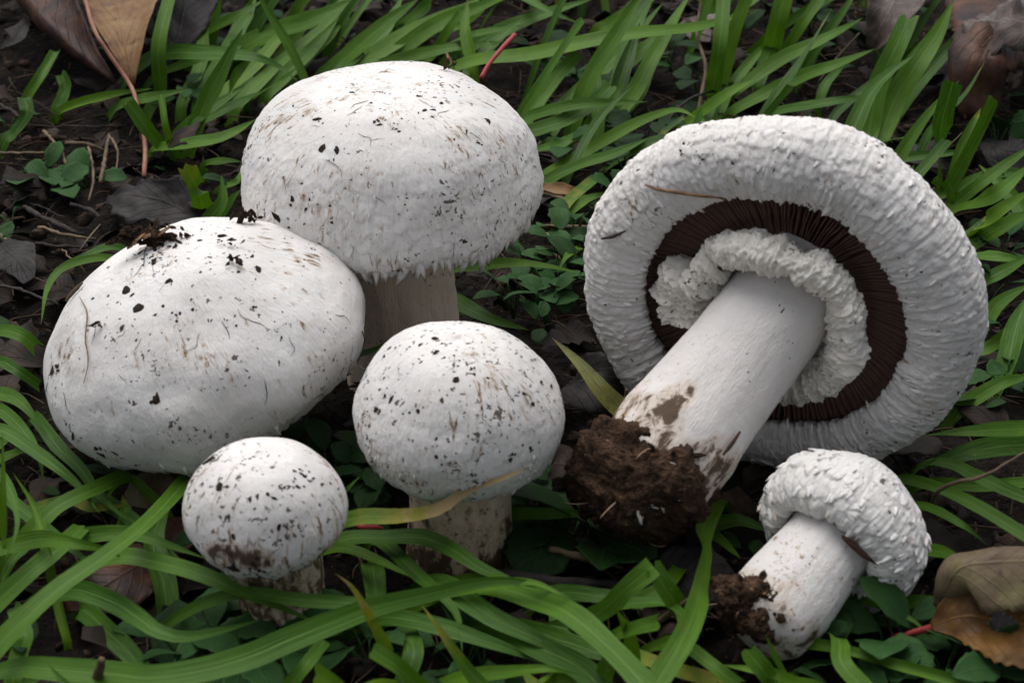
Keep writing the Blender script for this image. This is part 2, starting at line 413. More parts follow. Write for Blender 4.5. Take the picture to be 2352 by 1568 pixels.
# ------------------------------------------------------------------ mushrooms
class Cap:
    def __init__(s, prof, seed, lump=0.12, big=0.0, bigw=0.55, bigl=0.7, small=0.0, fibre=0.006, s0=0.3, s1=0.75, ell=(1, 1), rim=0.0, k=1.0, kz=1.0):
        p = crom([(r*k, z*k*kz, 0) for r, z in prof], 400)
        seg = np.linalg.norm(np.diff(p, axis=0), axis=1); s.L = seg.sum()
        k = np.concatenate([[0], np.cumsum(seg)])
        s.k = k; s.p = p; s.seed = seed
        s.R = p[:, 0].max()
        # arc length where the outer skin ends (lowest point of the profile)
        s.sm = k[np.argmin(p[:, 1])]
        s.a = dict(lump=lump, big=big, bigw=bigw, bigl=bigl, small=small, fibre=fibre, s0=s0, s1=s1, ell=ell, rim=rim)
    def base(s, th, q):
        r = np.interp(q, s.k, s.p[:, 0]); z = np.interp(q, s.k, s.p[:, 1])
        e = 0.05
        dr = np.interp(q+e, s.k, s.p[:, 0])-np.interp(q-e, s.k, s.p[:, 0]); dz = np.interp(q+e, s.k, s.p[:, 1])-np.interp(q-e, s.k, s.p[:, 1])
        l = np.sqrt(dr*dr+dz*dz)+1e-9; nr, nz = -dz/l, dr/l
        return r, z, nr, nz
    def ev(s, th, q, detail=True):
        a = s.a; sd = s.seed
        th, q = np.broadcast_arrays(th, q)
        r, z, nr, nz = s.base(th, q)
        x, y = r*np.cos(th), r*np.sin(th)
        d = a['lump']*fbm(x*0.35, y*0.35, z*0.45, 2, sd)+a['lump']*0.22*fbm(x*1.2, y*1.2, z*1.2, 2, sd+3)
        if detail:
            f = q/s.sm
            w = sm(a['s0'], a['s1'], f)*(1-0.9*sm(1.25, 1.45, f))
            fib = vnoise(th*s.R*9, q*1.1, th*0, sd+5); fib2 = vnoise(th*s.R*22, q*2.2, th*0, sd+6)
            gs = q/a['bigl']+0.22*fib+0.25*fbm(x, y, z, 2, sd+9)
            nu = max(8, round(2*math.pi*s.R*0.85/a['bigw']))
            tw = th/(2*math.pi)*nu+0.35*fbm(x*0.8, y*0.8, z*0.8, 2, sd+12)
            if a['big']: d = d+a['big']*w*(flakes(tw, gs, nu, sd)-0.35)
            if a['small']:
                nu2 = nu*2
                d = d+a['small']*(0.15+0.85*w)*(flakes(tw*2, q/(a['bigl']*0.55)+0.3*fib, nu2, sd+40)-0.35)
            d = d+a['fibre']*(fib+0.6*fib2)*(0.35+w)
            if a['rim']: d = d+a['rim']*fib*sm(0.9, 1.05, f)
        wv = sm(0.7, 1.0, q/s.sm)*(1-sm(1.2, 1.5, q/s.sm))
        r2 = r+nr*d; z2 = z+nz*d+wv*a['lump']*(0.9*vnoise(3*np.cos(th), 3*np.sin(th), 0*th, sd+31)+0.5*vnoise(7*np.cos(th), 7*np.sin(th), 0*th, sd+33))
        e = a['ell']
        return np.stack([r2*np.cos(th)*e[0], r2*np.sin(th)*e[1], z2], -1)
    def mesh(s, mat, nth=560, ns=230, soil=None):
        th = np.linspace(0, 2*math.pi, nth, endpoint=False)[None, :]; q = (np.linspace(0, 1, ns)**0.92*s.L)[:, None]
        V = s.ev(th, q)
        V[0] = V[0].mean(0)
        f = (q/s.sm)+0*th
        so = np.zeros_like(f) if soil is None else soil(th+0*q, f, V)
        return mesh_from('cap', V.reshape(-1, 3), grid_faces(ns, nth, True), mat, attrs={'soil': so.ravel(), 'su': (np.abs(((th+0*q+math.pi/2+4*math.pi) % (2*math.pi))-math.pi)*s.R).ravel(), 'sv': (q+0*th).ravel(), 'sw': sm(0.3, 0.62, np.hypot(V[..., 0], V[..., 1])/s.R).ravel()})
    def frame(s, th, f, size, lift=0.0, spin=0.0, sink=0.0):
        q = f*s.sm; e = 0.04
        a = np.array([th, th, th+e/s.R]); b = np.array([q, q+e*2, q])
        p = s.ev(a, b, False); pos = s.ev(np.array([th]), np.array([q]))[0]
        T = Vector(p[1]-p[0]).normalized(); U = Vector(p[2]-p[0]).normalized()
        n = T.cross(U).normalized()
        T = (T+n*lift).normalized()
        T = Quaternion(n, spin) @ T
        X = T.cross(n).normalized(); n = X.cross(T)
        if isinstance(size, (int, float)): size = (size, size, size)
        m = Matrix((X*size[0], T*size[1], n*size[2])).transposed().to_4x4()
        m.translation = Vector(pos)-n*sink
        return m

class Stem:
    def __init__(s, prof, seed, bend=(0, 0), lump=0.05, fibre=0.012):
        s.prof, s.seed, s.bend, s.lump, s.fibre = np.array(prof, float), seed, bend, lump, fibre
    def ev(s, th, z):
        th, z = np.broadcast_arrays(th, z)
        z0, z1 = s.prof[0, 1], s.prof[-1, 1]
        c = crom([(a, b, 0) for a, b in s.prof], 200)
        r = np.interp(z, c[:, 1], c[:, 0])
        cx, cy = np.cos(th), np.sin(th)
        r = r+s.lump*fbm(cx*1.5, cy*1.5, z*0.5, 2, s.seed)+s.fibre*vnoise(th*16, z*1.2, th*0, s.seed+2)+s.fibre*fbm(cx*4, cy*4, z*3, 2, s.seed+4)
        t = (z-z0)/(z1-z0)
        return np.stack([r*cx+s.bend[0]*t*(1-t)*4, r*cy+s.bend[1]*t*(1-t)*4, z], -1)
    def mesh(s, mat, soil, nth=160, nz=140):
        th = np.linspace(0, 2*math.pi, nth, endpoint=False)[None, :]; z = np.linspace(s.prof[0, 1], s.prof[-1, 1], nz)[:, None]
        V = s.ev(th, z)
        th2 = (th+0*z); z2 = z+0*th
        # rounded foot
        c = V[0].mean(0); foot = np.stack([c+(V[0]-c)*k+np.array([0, 0, -dz]) for k, dz in ((0.05, 0.5), (0.5, 0.42), (0.85, 0.22))])
        V = np.concatenate([foot, V]); so = soil(th2, z2)
        so = np.concatenate([np.repeat(so[:1], 3, 0), so])
        F = grid_faces(len(V), nth, True)[:, ::-1]
        return mesh_from('stem', V.reshape(-1, 3), F, mat, attrs={'soil': so.ravel(), 'su': np.tile(np.abs(((th[0]+math.pi/2+4*math.pi) % (2*math.pi))-math.pi)*1.6, len(V)), 'sv': np.repeat(np.arange(len(V))*0.06, nth), 'sw': np.ones(len(V)*nth)})
    def frame(s, th, z, size):
        e = 0.05
        p = s.ev(np.array([th, th+e, th]), np.array([z, z, z+e]))
        U = Vector(p[1]-p[0]).normalized(); T = Vector(p[2]-p[0]).normalized(); n = U.cross(T).normalized()
        m = Matrix((U*size[0], T*size[1], n*size[2])).transposed().to_4x4()
        m.translation = Vector(p[0]); return m

def base_frame(B, axis, xref=Vector((1, 0, 0))):
    z = axis.normalized(); x = (xref-z*xref.dot(z)).normalized(); y = z.cross(x)
    m = Matrix((x, y, z)).transposed().to_4x4(); m.translation = B
    return m
def add_crumbs(capo, cap, n, rs, th_c, th_w, f_fun, smax=0.14, smin=0.025, mul=1.0):
    """soil crumbs stuck to the skin, in loose clusters"""
    cl = [(th_c+rs.normal()*th_w, f_fun(rs)) for _ in range(max(3, n//9))]
    for i in range(n):
        if rs.rand() < 0.55:
            c = cl[rs.randint(len(cl))]; f = abs(c[1]+rs.normal()*0.035)+0.01; th = c[0]+rs.normal()*0.04/max(f, 0.15)
        else:
            th = th_c+rs.uniform(-1.9, 1.9)*th_w; f = f_fun(rs)
        f = min(f, 1.02)
        sz = min(smax*0.75, smin*(1-rs.rand())**-0.45)*mul*(1.0 if rs.rand() < 0.9 else 1.3)
        el = 1+abs(rs.normal())*0.9
        m = cap.frame(th, f, (sz, sz*el, sz*0.7), spin=rs.normal()*0.7)
        link('soil_crumb', CRUMB[rs.randint(len(CRUMB))], capo, m)
FIB = []
for i_ in range(5):
    r_ = random.Random(i_); p_ = [(r_.uniform(-.25, .25)*j_, j_-1.0, 0.03+0.1*r_.random()) for j_ in range(4)]
    V_, F_, u_ = tube([(x*.6, y*.6, z*.5) for x, y, z in p_], [.018, .03, .026, .01], 4, 7)
    FIB.append(mesh_from('root_fibre', V_, F_, M['bark'] if i_ % 2 else M['twig']))
def add_fibres(capo, cap, n, rs, th_c, th_w, f0, f1, size=0.35):
    for i in range(n):
        m = cap.frame(th_c+rs.uniform(-th_w, th_w), rs.uniform(f0, f1), size*rs.uniform(.35, 1.0), spin=rs.normal()*0.8)
        link('root_fibre', FIB[rs.randint(5)], capo, m)
def add_scales(capo, cap, meshes, n, rs, th_c, th_w, f0, f1, size, lift=0.15, asp=1.0):
    for i in range(n):
        th = th_c+rs.uniform(-th_w, th_w); f = rs.uniform(f0, f1)
        sz = size*rs.uniform(0.55, 1.25)
        m = cap.frame(th, f, (sz*asp*rs.uniform(0.7, 1.2), sz, sz*rs.uniform(0.8, 1.3)), lift=lift*rs.uniform(0.3, 1.4), spin=rs.normal()*0.18, sink=0.03*sz)
        link('scale', meshes[rs.randint(len(meshes))], capo, m)
def mushroom(label, B, axis, cap, stem, capmat, stemmat, stem_soil, cap_soil=None, captilt=None, capz=0.0, nth=560, ns=230):
    root = link('mushroom', None, None, base_frame(B, axis))
    root.empty_display_size = 0.02
    tag(root, label, 'mushroom')
    m = captilt if captilt is not None else Matrix.Identity(4)
    m = m.copy(); m.translation = Vector((0, 0, capz))+m.translation
    co = link('cap', cap.mesh(capmat, nth, ns, cap_soil), root, m)
    so = link('stem', stem.mesh(stemmat, stem_soil), root)
    return root, co, so

MUSH = []      # silhouettes (pixel ellipse, depth) so that loose grass keeps off the caps
FRONT = -math.pi/2          # local angle that faces the camera on an upright mushroom

def z_axis_rot(ax, ang): return Matrix.Rotation(math.radians(ang), 4, ax)

# --- tall mushroom at the back
mA = flesh_mat('skin_tall', 0.3, 0.75, seed=0.31)
mAs = flesh_mat('stem_tall', 0.0, -0.3, tint=(0.70, 0.57, 0.46), seed=0.2)
capA = Cap([(0, 3.2), (1.8, 3.1), (3.0, 2.75), (3.88, 1.95), (4.36, 0.8), (4.5, -0.3), (4.4, -1.0), (3.98, -1.42), (3.55, -1.3), (2.6, -0.55), (1.3, -0.3)],
           101, 0.13, 0.075, 0.42, 0.55, 0.022, 0.012, 0.28, 0.8, rim=0.05, k=0.95, kz=0.87)
stemA = Stem([(1.75, -0.6), (1.68, 1.0), (1.6, 3.5), (1.66, 5.0), (1.75, 6.0)], 7, lump=0.06, fibre=0.02)
BA = P(930, 822, 0)
rootA, capoA, _ = mushroom('tall upright white mushroom with fringed cap edge and long tan stem', BA, Vector((-0.035, 0.02, 1)), capA, stemA, mA, mAs,
    lambda th, z: 0.0*z, captilt=z_axis_rot('Y', 0.5), capz=5.85)
SCA = [scale_mesh(i+1, M['tuft'], 5) for i in range(5)]
TOOTH = [scale_mesh(i+91, M['tuft'], 3) for i in range(4)]
rs = np.random.RandomState(3)
add_scales(capoA, capA, TOOTH, 120, rs, FRONT, 1.9, 0.90, 0.96, 0.82, 0.10, 0.42)
add_scales(capoA, capA, SCA, 90, rs, FRONT, 2.2, 0.92, 1.0, 0.42, 0.15, 0.6)
add_scales(capoA, capA, SCA, 120, rs, FRONT, 1.9, 0.6, 0.92, 0.3, 0.06, 0.6)
add_fibres(capoA, capA, 22, rs, FRONT, 1.1, .1, .95)
add_crumbs(capoA, capA, 150, rs, FRONT+0.1, 0.85, lambda r: r.uniform(0.03, 0.97), 0.12, 0.02)

# --- broad egg-shaped mushroom, left
mB = flesh_mat('skin_broad', 0.15, 0.6, seed=0.77)
capB = Cap([(0, 3.15), (1.5, 3.05), (3.0, 2.5), (4.2, 1.3), (4.75, -0.1), (4.5, -1.3), (3.9, -1.95), (3.4, -1.9), (2.6, -1.4), (1.3, -1.0)],
           202, 0.16, 0.02, 0.5, 0.7, 0.010, 0.008, 0.55, 0.95, ell=(1.0, 1.0), rim=0.05, k=0.92, kz=0.95)
stemB = Stem([(1.6, -0.6), (1.5, 1.0), (1.5, 3.2)], 9)
BB = P(508, 1025, 0)
rootB, capoB, _ = mushroom('broad egg-shaped white mushroom cap with a soil and bark clump on top', BB, Vector((-0.05, 0, 1)), capB, stemB, mB, mAs,
    lambda th, z: sm(1.2, -0.2, z), captilt=z_axis_rot('Y', -15) @ z_axis_rot('X', 0), capz=3.45)
SCB = [scale_mesh(i+21, M['tuft_cream' if i % 4 == 3 else 'tuft'], 4) for i in range(4)]
rs = np.random.RandomState(4)
add_scales(capoB, capB, SCB, 60, rs, FRONT+0.2, 1.3, 0.86, 1.02, 0.32, 0.2, 0.6)
add_fibres(capoB, capB, 26, rs, FRONT, 1.2, .1, .95)
add_crumbs(capoB, capB, 190, rs, FRONT+0.1, 0.9, lambda r: r.uniform(0.02, 0.9), 0.17, 0.022)

# --- middle mushroom
mC = flesh_mat('skin_middle', 0.6, 0.7, seed=1.3)
mCs = flesh_mat('stem_middle', 0.4, 0.9, tint=(0.76, 0.63, 0.47), seed=0.5)
capC = Cap([(0, 2.28), (0.9, 2.2), (1.9, 1.75), (2.7, 0.8), (3.0, -0.3), (2.75, -1.2), (2.3, -1.65), (1.9, -1.6), (1.5, -1.4), (1.0, -1.2)],
           303, 0.12, 0.03, 0.42, 0.5, 0.016, 0.009, 0.25, 0.8, rim=0.04, k=0.865, kz=0.98)
stemC = Stem([(1.36, -0.6), (1.3, 0.5), (1.24, 2.0), (1.3, 3.0)], 12, lump=0.06, fibre=0.02)
BC = P(1060, 1246, 0)
rootC, capoC, stemoC = mushroom('medium rounded white mushroom with soil-speckled cap and stained cream stem', BC, Vector((-0.02, 0, 1)), capC, stemC, mC, mCs,
    lambda th, z: 0.36+sm(1.8, -0.4, z)*0.3+0.25*np.clip(vnoise(th*2, z*1.2, 0*z, 4), 0, 1), captilt=z_axis_rot('Y', 3), capz=4.1, nth=460, ns=190)
SCC = [scale_mesh(i+31, M['tuft_cream' if i % 4 == 3 else 'tuft'], 4) for i in range(4)]
rs = np.random.RandomState(6)
add_scales(capoC, capC, SCC, 60, rs, FRONT, 1.9, 0.7, 1.02, 0.26, 0.2, 0.8)
add_fibres(capoC, capC, 20, rs, FRONT, 1.2, .1, .95, .28)
add_crumbs(capoC, capC, 170, rs, FRONT-0.1, 0.9, lambda r: r.uniform(0.05, 0.85)**1.2, 0.10, 0.02)

# --- small button in front
mD = flesh_mat('skin_button', 0.75, 1.1, seed=2.1)
mDs = flesh_mat('stem_button', 0.9, 1.2, tint=(0.72, 0.63, 0.5), seed=0.9)
capD = Cap([(0, 1.62), (0.7, 1.55), (1.45, 1.15), (1.98, 0.4), (2.1, -0.35), (1.85, -0.95), (1.45, -1.3), (1.2, -1.3), (0.9, -1.1), (0.6, -1.0)],
           404, 0.14, 0.07, 0.75, 0.6, 0.012, 0.006, 0.6, 0.95, rim=0.05, k=0.89, kz=0.92)
stemD = Stem([(1.0, -0.5), (0.98, 0.6), (1.02, 1.6), (1.08, 3.0)], 15, lump=0.06, fibre=0.02)
BD = P(664, 1442, 0)
rootD, capoD, _ = mushroom('small button mushroom heavily peppered with soil below the egg-shaped cap', BD, Vector((-0.10, 0, 1)), capD, stemD, mD, mDs,
    lambda th, z: 0.52+0.15*sm(0.9, -0.4, z)+0*th, captilt=z_axis_rot('Y', 6), capz=3.62, nth=400, ns=170,
    cap_soil=lambda th, f, V: 0.62*sm(0.42, 0.85, f)*(0.75+0.9*np.clip(vnoise(V[..., 0]*1.1, V[..., 1]*1.1, V[..., 2]*1.1, 5), -0.6, 1)))
SCD = [scale_mesh(i+41, M['tuft_cream' if i % 4 == 3 else 'tuft'], 4) for i in range(3)]
rs = np.random.RandomState(8)
add_scales(capoD, capD, SCD, 30, rs, FRONT+0.2, 1.5, 0.85, 1.02, 0.24, 0.2, 0.9)
add_fibres(capoD, capD, 12, rs, FRONT, 1.2, .1, .95, .22)
add_crumbs(capoD, capD, 170, rs, FRONT-0.1, 0.9, lambda r: r.uniform(0.03, 1.0)**1.1, 0.11, 0.02)

# --- big uprooted mushroom, right, underside towards the camera
mE = flesh_mat('skin_uprooted', 0.05, 0.1, tint=(0.80, 0.775, 0.75), seed=3.2)
mEs = flesh_mat('stem_uprooted', -0.4, 0.0, tint=(0.77, 0.735, 0.71), seed=1.9)
capE = Cap([(0, 14.0), (2, 13.9), (3.8, 13.3), (5.2, 12.2), (5.95, 11.0), (6.05, 10.2), (5.7, 9.5), (5.05, 9.15), (4.4, 9.2), (3.95, 9.5), (4.1, 9.9), (4.6, 10.6), (4.2, 11.3), (2, 11.5), (1.0, 11.6)],
           505, 0.10, 0.085, 0.42, 0.46, 0.045, 0.02, 0.3, 0.75, rim=0.06)
capE.sm = capE.k[np.argmin(np.abs(capE.p[:, 0]-3.97)+np.abs(capE.p[:, 1]-9.5))]
KE = 0.86
TE = P(1772, 726, 5.0)                     # centre of the gill opening; the cap stands on its edge
CE = P(1482, 1100, 2.5)                    # centre of the soil clod
axE = (TE-CE).normalized()
BE = TE-axE*9.6*KE
ZC = 9.6-(TE-CE).length/KE                  # clod centre along the stem
# the cap sits a little askew on its stem
fwv = Vector((0, math.cos(PITCH), -math.sin(PITCH))); upv = Vector((0, math.sin(PITCH), math.cos(PITCH)))
nE = (Vector((1, 0, 0))*0.36+upv*0.56+fwv*0.75).normalized()
WE = base_frame(BE, axE)
nl = (WE.to_3x3().inverted() @ nE).normalized()
TILT = Matrix.Translation((0, 0, 9.6)) @ Vector((0, 0, 1)).rotation_difference(nl).to_matrix().to_4x4() @ Matrix.Translation((0, 0, -9.6))
HALF = Matrix.Translation((0, 0, 9.6)) @ Quaternion().slerp(Vector((0, 0, 1)).rotation_difference(nl), 0.6).to_matrix().to_4x4() @ Matrix.Translation((0, 0, -9.6))
stemE = Stem([(1.78, ZC+0.3), (1.86, ZC+1.6), (1.76, 5.6), (1.66, 7.5), (1.68, 9.8), (1.75, 11.4)], 18, lump=0.05, fibre=0.008)
def soilE(th, z): return 0.06+sm(ZC+3.4, ZC+0.6, z+0.9*vnoise(th*2, z*0.8, 0*z, 3))*0.50
rootE, capoE, stemoE = mushroom('large uprooted white mushroom lying tipped over with brown gills and torn ring showing', BE, axE, capE, stemE, mE, mEs, soilE, captilt=TILT, nth=760, ns=330)
rootE.scale = (KE, KE, KE)
SCE = [scale_mesh(i+51, M['tuft_cream' if i % 4 == 3 else 'tuft'], 5) for i in range(6)]
rs = np.random.RandomState(9)
add_scales(capoE, capE, SCE, 180, rs, math.pi, 3.2, 0.55, 0.86, 0.36, 0.03, 0.8)
add_scales(capoE, capE, SCE, 115, rs, math.pi, 3.2, 0.88, 0.99, 0.36, 0.12, 0.7)
add_crumbs(capoE, capE, 22, rs, math.pi, 1.7, lambda r: r.uniform(0.5, 0.95), 0.10, 0.03)
# gills
def gill_mesh(seed):
    r = random.Random(seed); V = []; n = 9
    w = [r.uniform(-0.035, 0.035) for _ in range(n)]
    for i in range(n):
        t = i/(n-1); x = 1.75+t*2.75
        zb = 10.75-0.75*t**1.5 + (0.0 if t < 0.9 else 0.35)
        zt = 11.5
        V += [(x, w[i]-0.028, zt), (x, w[i]-0.018, zb), (x, w[i]+0.018, zb), (x, w[i]+0.028, zt)]
    F = []
    for i in range(n-1):
        a = i*4
        for k in range(3): F.append([a+k, a+k+1, a+k+5, a+k+4])
    return mesh_from('gill', V, F, M['gill'])
GM = [gill_mesh(i) for i in range(6)]
for i in range(170):
    link('gill', GM[i % 6], rootE, TILT @ Matrix.Rotation(2*math.pi*i/170+rs.normal()*0.006, 4, 'Z'))
Vt, Ft = [], None
th = np.linspace(0, 2*math.pi, 96, endpoint=False)
rr = np.array([1.2, 2.2, 3.2, 4.2, 4.75])[:, None]
Vt = np.stack([rr*np.cos(th), rr*np.sin(th), 11.38-0.10*rr+0*th], -1).reshape(-1, 3)
link('gill_bed', mesh_from('gill_bed', Vt, grid_faces(5, 96, True), M['gill']), rootE, TILT)
# torn ring
def veil(a0, a1, sec, seed, n=170, amp=0.10, grow=None, mat=None):
    a = np.radians(np.linspace(a0, a1, n))[:, None]
    c = crom([(r, z, 0) for r, z in sec], 110)[:-1]; m = len(c)
    r, z = c[None, :, 0], c[None, :, 1]
    t = np.linspace(0, 1, n)[:, None]
    end = np.clip(np.minimum(t, 1-t)/0.07, 0.05, 1)**0.5
    rc, zc = c[:, 0].mean(), c[:, 1].mean()
    r = rc+(r-rc)*end; z = zc+(z-zc)*end
    k = 1 if grow is None else grow(t)
    r = 1.75+(r-1.75)*k
    x, y = r*np.cos(a), r*np.sin(a)
    # crumbly, cog-like edge
    wx = 0.15*fbm(x*2, y*2, z*2, 2, seed+21)
    d = amp*0.9*fbm(x*1.5, y*1.5, z*1.5, 2, seed)+amp*0.9*(0.5-np.abs(vnoise(x*3.4+wx, y*3.4-wx, z*2.4, seed+2)))+amp*0.7*(0.5-np.abs(vnoise(x*8, y*8+wx, z*5, seed+5)))+amp*0.6*vnoise(a*24, z*1.2, z*0, seed+15)+amp*0.5*vnoise(x*17, y*17, z*14, seed+6)+amp*0.8*np.abs(vnoise(a*13, z*0.8, z*0, seed+7))
    dr = np.gradient(c[:, 0]); dz = np.gradient(c[:, 1]); l = np.sqrt(dr**2+dz**2)
    nr, nz = (dz/l)[None], (-dr/l)[None]
    wob = 0.12*np.sin(a*3.1+seed)+0.10*vnoise(a*2.3, 0*a, 0*a, seed+11)
    r = r+nr*d+wob*0.7; z = z+nz*d+wob
    V = np.stack([r*np.cos(a), r*np.sin(a), z], -1).reshape(-1, 3)
    F = [list(map(int, f)) for f in grid_faces(n, m, True)]
    F.append(list(range(m-1, -1, -1))); F.append(list(range((n-1)*m, n*m)))
    return V, F
mV = flesh_mat('ring_white', 0.0, 0.0, tint=(0.83, 0.79, 0.72), seed=4.4)
secR = [(1.72, 10.5), (1.9, 9.9), (2.05, 9.3), (2.3, 9.0), (2.62, 9.0), (2.78, 9.25), (2.72, 9.65), (2.4, 10.05), (2.0, 10.5), (1.72, 10.5)]
V, F = veil(206, 462, secR, 61, 440, 0.13, lambda t: 1.14+0.25*np.exp(-((t-0.03)/0.12)**2))
rg = link('ring', mesh_from('ring', V, F, mV, attrs={'soil': np.zeros(len(V))}), rootE, HALF); rg['label'] = 'thick crumbly white torn ring around the stem'
secF = [(1.72, 10.2), (1.9, 9.6), (2.2, 9.1), (2.7, 8.75), (3.15, 8.85), (3.3, 9.2), (3.1, 9.6), (2.5, 9.9), (2.0, 10.4), (1.72, 10.2)]
V, F = veil(150, 190, secF, 67, 110, 0.16)
link('ring_flap', mesh_from('ring_flap', V, F, mV, attrs={'soil': np.zeros(len(V))}), rootE, HALF)
secG = [(1.72, 10.3), (1.85, 9.5), (2.1, 8.9), (2.5, 8.8), (2.75, 9.1), (2.6, 9.6), (2.2, 10.2), (1.72, 10.3)]
V, F = veil(186, 212, secG, 71, 80, 0.15)
link('ring_flap', mesh_from('ring_flap', V, F, mV, attrs={'soil': np.zeros(len(V))}), rootE, HALF)
# soil clod on the foot
def clod(parent, ctr, rad, seed, n=150, sub=90, mat=None):
    nl = 90; th = np.linspace(0, 2*math.pi, nl*2, endpoint=False)[None, :]; ph = np.linspace(0.001, math.pi-0.001, nl)[:, None]
    d = np.stack([np.sin(ph)*np.cos(th), np.sin(ph)*np.sin(th), np.cos(ph)+0*th], -1)
    f = 1+0.24*fbm(d[..., 0]*1.6, d[..., 1]*1.6, d[..., 2]*1.6, 2, seed)+0.10*np.abs(fbm(d[..., 0]*6, d[..., 1]*6, d[..., 2]*6, 3, seed+2))+0.03*fbm(d[..., 0]*16, d[..., 1]*16, d[..., 2]*16, 2, seed+4)
    V = d*f[..., None]*np.array(rad)+np.array(ctr)
    o = link('soil_clod', mesh_from('soil_clod', V.reshape(-1, 3), grid_faces(nl, nl*2, True), mat or M['clod']), parent)
    rs = np.random.RandomState(seed)
    for i in range(n):
        k = rs.randint(nl//8, nl-4), rs.randint(nl*2)
        sz = min(0.3, 0.06*(1-rs.rand())**-0.5)
        q = Quaternion(Vector(rs.normal(size=3)).normalized(), rs.uniform(0, 6))
        m = Matrix.LocRotScale(Vector(V[k]), q, Vector((sz, sz*rs.uniform(.7, 1.6), sz)))
        link('soil_crumb', CRUMB_CLOD[rs.randint(8)], o, m)
    return o, V
CRUMB_CLOD = [mesh_from('soil_crumb', V, F, M['clod'], smooth=False) for V, F in CR]
MYC = [mesh_from('mycelium_patch', V, F, M['mycelium'], smooth=True) for V, F in CR]
co_, Vc = clod(rootE, (0.0, 0.2, ZC), (1.9, 1.95, 1.55), 31, 190)
co_['label'] = 'dark brown soil clod with roots on the stem foot'
rs = np.random.RandomState(12)
def rootlet(parent, V, rs, n, ln=0.9, r0=0.025):
    for i in range(n):
        k = rs.randint(20, 80), rs.randint(180)
        p = Vector(V[k]); c = Vector(V.reshape(-1, 3).mean(0)); d = (p-c).normalized()
        t = Vector(rs.normal(size=3)).normalized()
        L = ln*rs.uniform(0.4, 1.2)
        Vv, Ff, uv = tube([p-d*0.1, p+d*0.12*L+t*0.2*L, p+d*0.25*L+t*0.6*L, p+d*0.15*L+t*L], [r0, r0*0.9, r0*0.7, r0*0.3], 5, 9)
        link('rootlet', mesh_from('rootlet', Vv, Ff, M['root']), parent)
rootlet(co_, Vc, rs, 16)
for (px, py, sz) in ((1507, 1165, .17), (1520, 1172, .13), (1478, 1188, .2), (1468, 1192, .12), (1545, 1152, .12), (1500, 1078, .06), (1540, 1060, .05)):
    # white threads on the camera side of the clod
    W = base_frame(BE, axE) @ Matrix.Scale(KE, 4)
    d = ray(px, py).normalized(); Wi = W.inverted()
    best = None
    for v in Vc.reshape(-1, 3)[::3]:
        wv = W @ Vector(v); a = (wv-CAM); t = a.dot(d); off = (a-d*t).length
        if off < 0.08 and (best is None or t < best[0]): best = (t, wv)
    if best:
        q = Quaternion(Vector(rs.normal(size=3)).normalized(), rs.uniform(0, 6))
        m = Matrix.LocRotScale(Wi @ best[1], q, Vector((sz*1.5, sz*0.6, sz*0.8)))
        link('mycelium_patch', MYC[rs.randint(8)], co_, m)

# --- small lying mushroom in front of it
mF = flesh_mat('skin_shaggy', 0.1, 0.15, tint=(0.81, 0.79, 0.765), seed=5.5)
mFs = flesh_mat('stem_shaggy', 0.3, 0.2, tint=(0.77, 0.74, 0.72), seed=2.9)
capF = Cap([(0, 5.55), (0.8, 5.48), (1.6, 5.1), (2.2, 4.4), (2.42, 3.6), (2.3, 2.95), (1.95, 2.55), (1.6, 2.5), (1.35, 2.65), (1.2, 2.9)],
           606, 0.10, 0.10, 0.5, 0.55, 0.035, 0.012, 0.2, 0.6, rim=0.05, k=0.87)
stemF = Stem([(1.1, -0.2), (1.19, 0.5), (1.12, 1.5), (1.06, 2.4), (1.1, 2.9)], 23, lump=0.04, fibre=0.008)
BF = P(1768, 1418, 1.1)
TF = along(1890, 1268, BF, 2.3, True)
axF = (TF-BF).normalized()
def soilF(th, z): return np.clip(sm(1.5, -0.1, z+0.5*vnoise(th*2, z*1.5, 0*z, 3)), 0, 1)*0.40
rootF, capoF, stemoF = mushroom('small shaggy white mushroom lying on its side with a soil-tipped stem', BF, axF, capF, stemF, mF, mFs, soilF, nth=480, ns=200)
SCF = [scale_mesh(i+71, M['tuft_cream' if i % 4 == 3 else 'tuft'], 5) for i in range(5)]
rs = np.random.RandomState(14)
add_scales(capoF, capF, SCF, 130, rs, math.pi, 3.2, 0.45, 0.98, 0.42, 0.08, 0.75)
add_crumbs(capoF, capF, 16, rs, math.pi*0.5, 1.2, lambda r: r.uniform(0.4, 1.0), 0.07, 0.03)
c2, Vc2 = clod(rootF, (-0.42, -0.30, -0.12), (0.85, 0.8, 0.66), 37, 90)
rootlet(c2, Vc2, rs, 10, 0.6, 0.018)
# --- END MUSHROOMS

